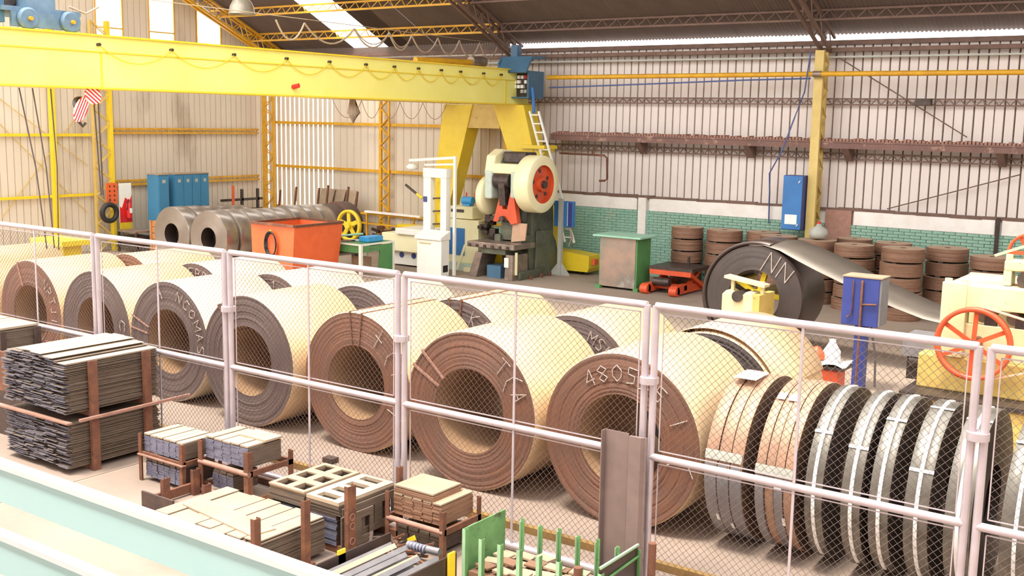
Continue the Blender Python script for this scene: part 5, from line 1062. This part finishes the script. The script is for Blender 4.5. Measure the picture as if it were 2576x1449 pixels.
def spoked(label_parent, cx, y, cz, r, n, name='hand_wheel', w=.10, th=.06, a0=0):
    mb = MB(('red_orange',)); mb.smooth = True; mb.revolve([(r - th, -w / 2), (r, -w / 2), (r, w / 2), (r - th, w / 2)], (cx, y, cz), 'y', 64, True); wl = mb.build(name, label_parent)
    for k in range(n):
        an = math.radians(a0 + 360 * k / n); MB(('red_orange',)).bar((cx, y, cz), (cx + (r - .02) * math.cos(an), y, cz + (r - .02) * math.sin(an)), .03, .055, up=(-math.sin(an), 0, math.cos(an))).build('spoke', wl)
    MB(('rust',)).tube([(cx, y - .07, cz), (cx, y + .3, cz)], .06, 16).build('hub', wl); return wl
spoked(t, -3.2, 15.05, 1.41, .485, 6, a0=28); MB(('pink_belt',)).bar((-3.1, 15.08, 1.9), (-1.8, 15.08, 1.62), .09, .015).build('drive_belt', t); MB(('pink_belt',)).bar((-3.0, 15.08, .96), (-1.8, 15.08, 1.35), .09, .015).build('drive_belt', t)
spoked(t, -3.05, 17.5, 2.40, .30, 6, 'upper_wheel', .09, .04); MB(('cream',)).bar((-2.6, 16.2, 2.75), (-3.2, 15.9, 2.5), .03).build('lever', t)
box1('feed_guide', 'strip_grey', t, -4.25, -3.8, 15.6, 16.2, 1.02, 1.3); MB(('iron',)).tube([(-4.15, 15.7, .95), (-3.9, 15.7, .95)], .1, 14).build('feed_roller', t); box1('feed_support', 'iron', t, -4.2, -3.95, 15.7, 16.1, .68, 1.02)
# ================================================================== STACKS OF SLIT COILS ALONG THE WALL
def flat_coil(x, y, z, r, h, label, group, seed, spacer=False):
    rr = random.Random(seed); t = thing('flat_coil', label, 'coil', (x, y, z), group); prof = [(r * .5, 0), (r, 0)]
    k = 5
    for i in range(k): prof += [(r - rr.uniform(0, .010), h * (i + .1) / k), (r - rr.uniform(0, .010), h * (i + .9) / k)]
    prof += [(r - .01, h), (r * .5, h)]
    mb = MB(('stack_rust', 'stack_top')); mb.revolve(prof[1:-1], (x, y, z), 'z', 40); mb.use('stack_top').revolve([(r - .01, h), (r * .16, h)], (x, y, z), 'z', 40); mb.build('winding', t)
    mb = MB(('rust_dark',)); mb.revolve([(r * .16, h), (r * .16, 0), (r, 0)], (x, y, z), 'z', 32); mb.build('bore', t)
    if not spacer: return t
    for a in (.4, 2.5, 4.6): MB(('rust_dark',)).box(x + (r - .08) * math.cos(a) - .05, x + (r - .08) * math.cos(a) + .05, y + (r - .08) * math.sin(a) - .05, y + (r - .08) * math.sin(a) + .05, z + h, z + h + .045).build('spacer_block', t)
    return t
cols = [(-12.75, 26.0, .42, 5, .27, 'by the red lift'), (-11.72, 26.0, .46, 5, .27, 'behind the NN coil, left'), (-10.78, 26.25, .43, 5, .27, 'below the blue wall cabinet'), (-10.1, 25.55, .45, 5, .27, 'right under the blue wall cabinet'),
        (-9.12, 25.6, .46, 5, .265, 'below the big yellow column'), (-8.1, 25.2, .45, 5, .265, 'right of the yellow column, front'), (-8.45, 26.3, .42, 5, .27, 'right of the yellow column, rear'), (-6.85, 24.6, .46, 5, .28, 'behind the end of the strip'),
        (-7.45, 26.0, .42, 5, .27, 'hidden behind the foremost stack'), (-6.15, 25.6, .46, 5, .275, 'right behind the straightener corner'), (-5.1, 25.2, .45, 5, .26, 'last one, next to the small red wheel')]
for i, (x, y, r, n, h, nm) in enumerate(cols):
    for k in range(n):
        z = k * (h + .045)
        flat_coil(x + R_.uniform(-.02, .02), y + R_.uniform(-.02, .02), z, r, h, ('topmost' if k == n - 1 else 'lowest' if k == 0 else ['', 'second', 'third', 'fourth'][k]) + ' flat rusty coil of the stack ' + nm, 'flat coils stacked along the green brick wall', i * 10 + k, k < n - 1)
t = flat_coil(-4.6, 21.5, 0, .42, 1.15, 'single grey drum-like coil showing just above the straightener corner', None, 99)
t = thing('glass_jar', 'greenish glass demijohn standing on the stack below the yellow column', 'bottle', (-9.12, 25.6, 1.56))
mb = MB(('grey_post',)); mb.smooth = True; mb.revolve([(0, 0), (.2, .0), (.22, .1), (.2, .2), (.08, .27), (.05, .33), (0, .33)], (-9.12, 25.6, 1.555), 'z', 24); mb.build('jar_body', t); MB(('red',)).tube([(-9.12, 25.6, 1.88), (-9.12, 25.6, 1.93)], .05, 10).build('cap', t)
tag(MB(('iron',)).box(-7.35, -7.0, 26.5, 26.7, 4.72, 4.86).build('dark_box', loc=(-7.2, 26.6, 4.8)), 'small dark box fixed on the upper girt of the right wall', 'box')
t = thing('stay_rods', 'thin diagonal tie rods crossing the upper cladding of the right wall', 'rod', (-6, 26.7, 4))
for p, q in (((-9.4, 26.8, 5.9), (-6.2, 26.8, 4.0)), ((-7.9, 26.8, 2.25), (-5.0, 26.8, 3.2))): MB(('brown_steel',)).tube([p, q], .014, 5).build('rod', t)
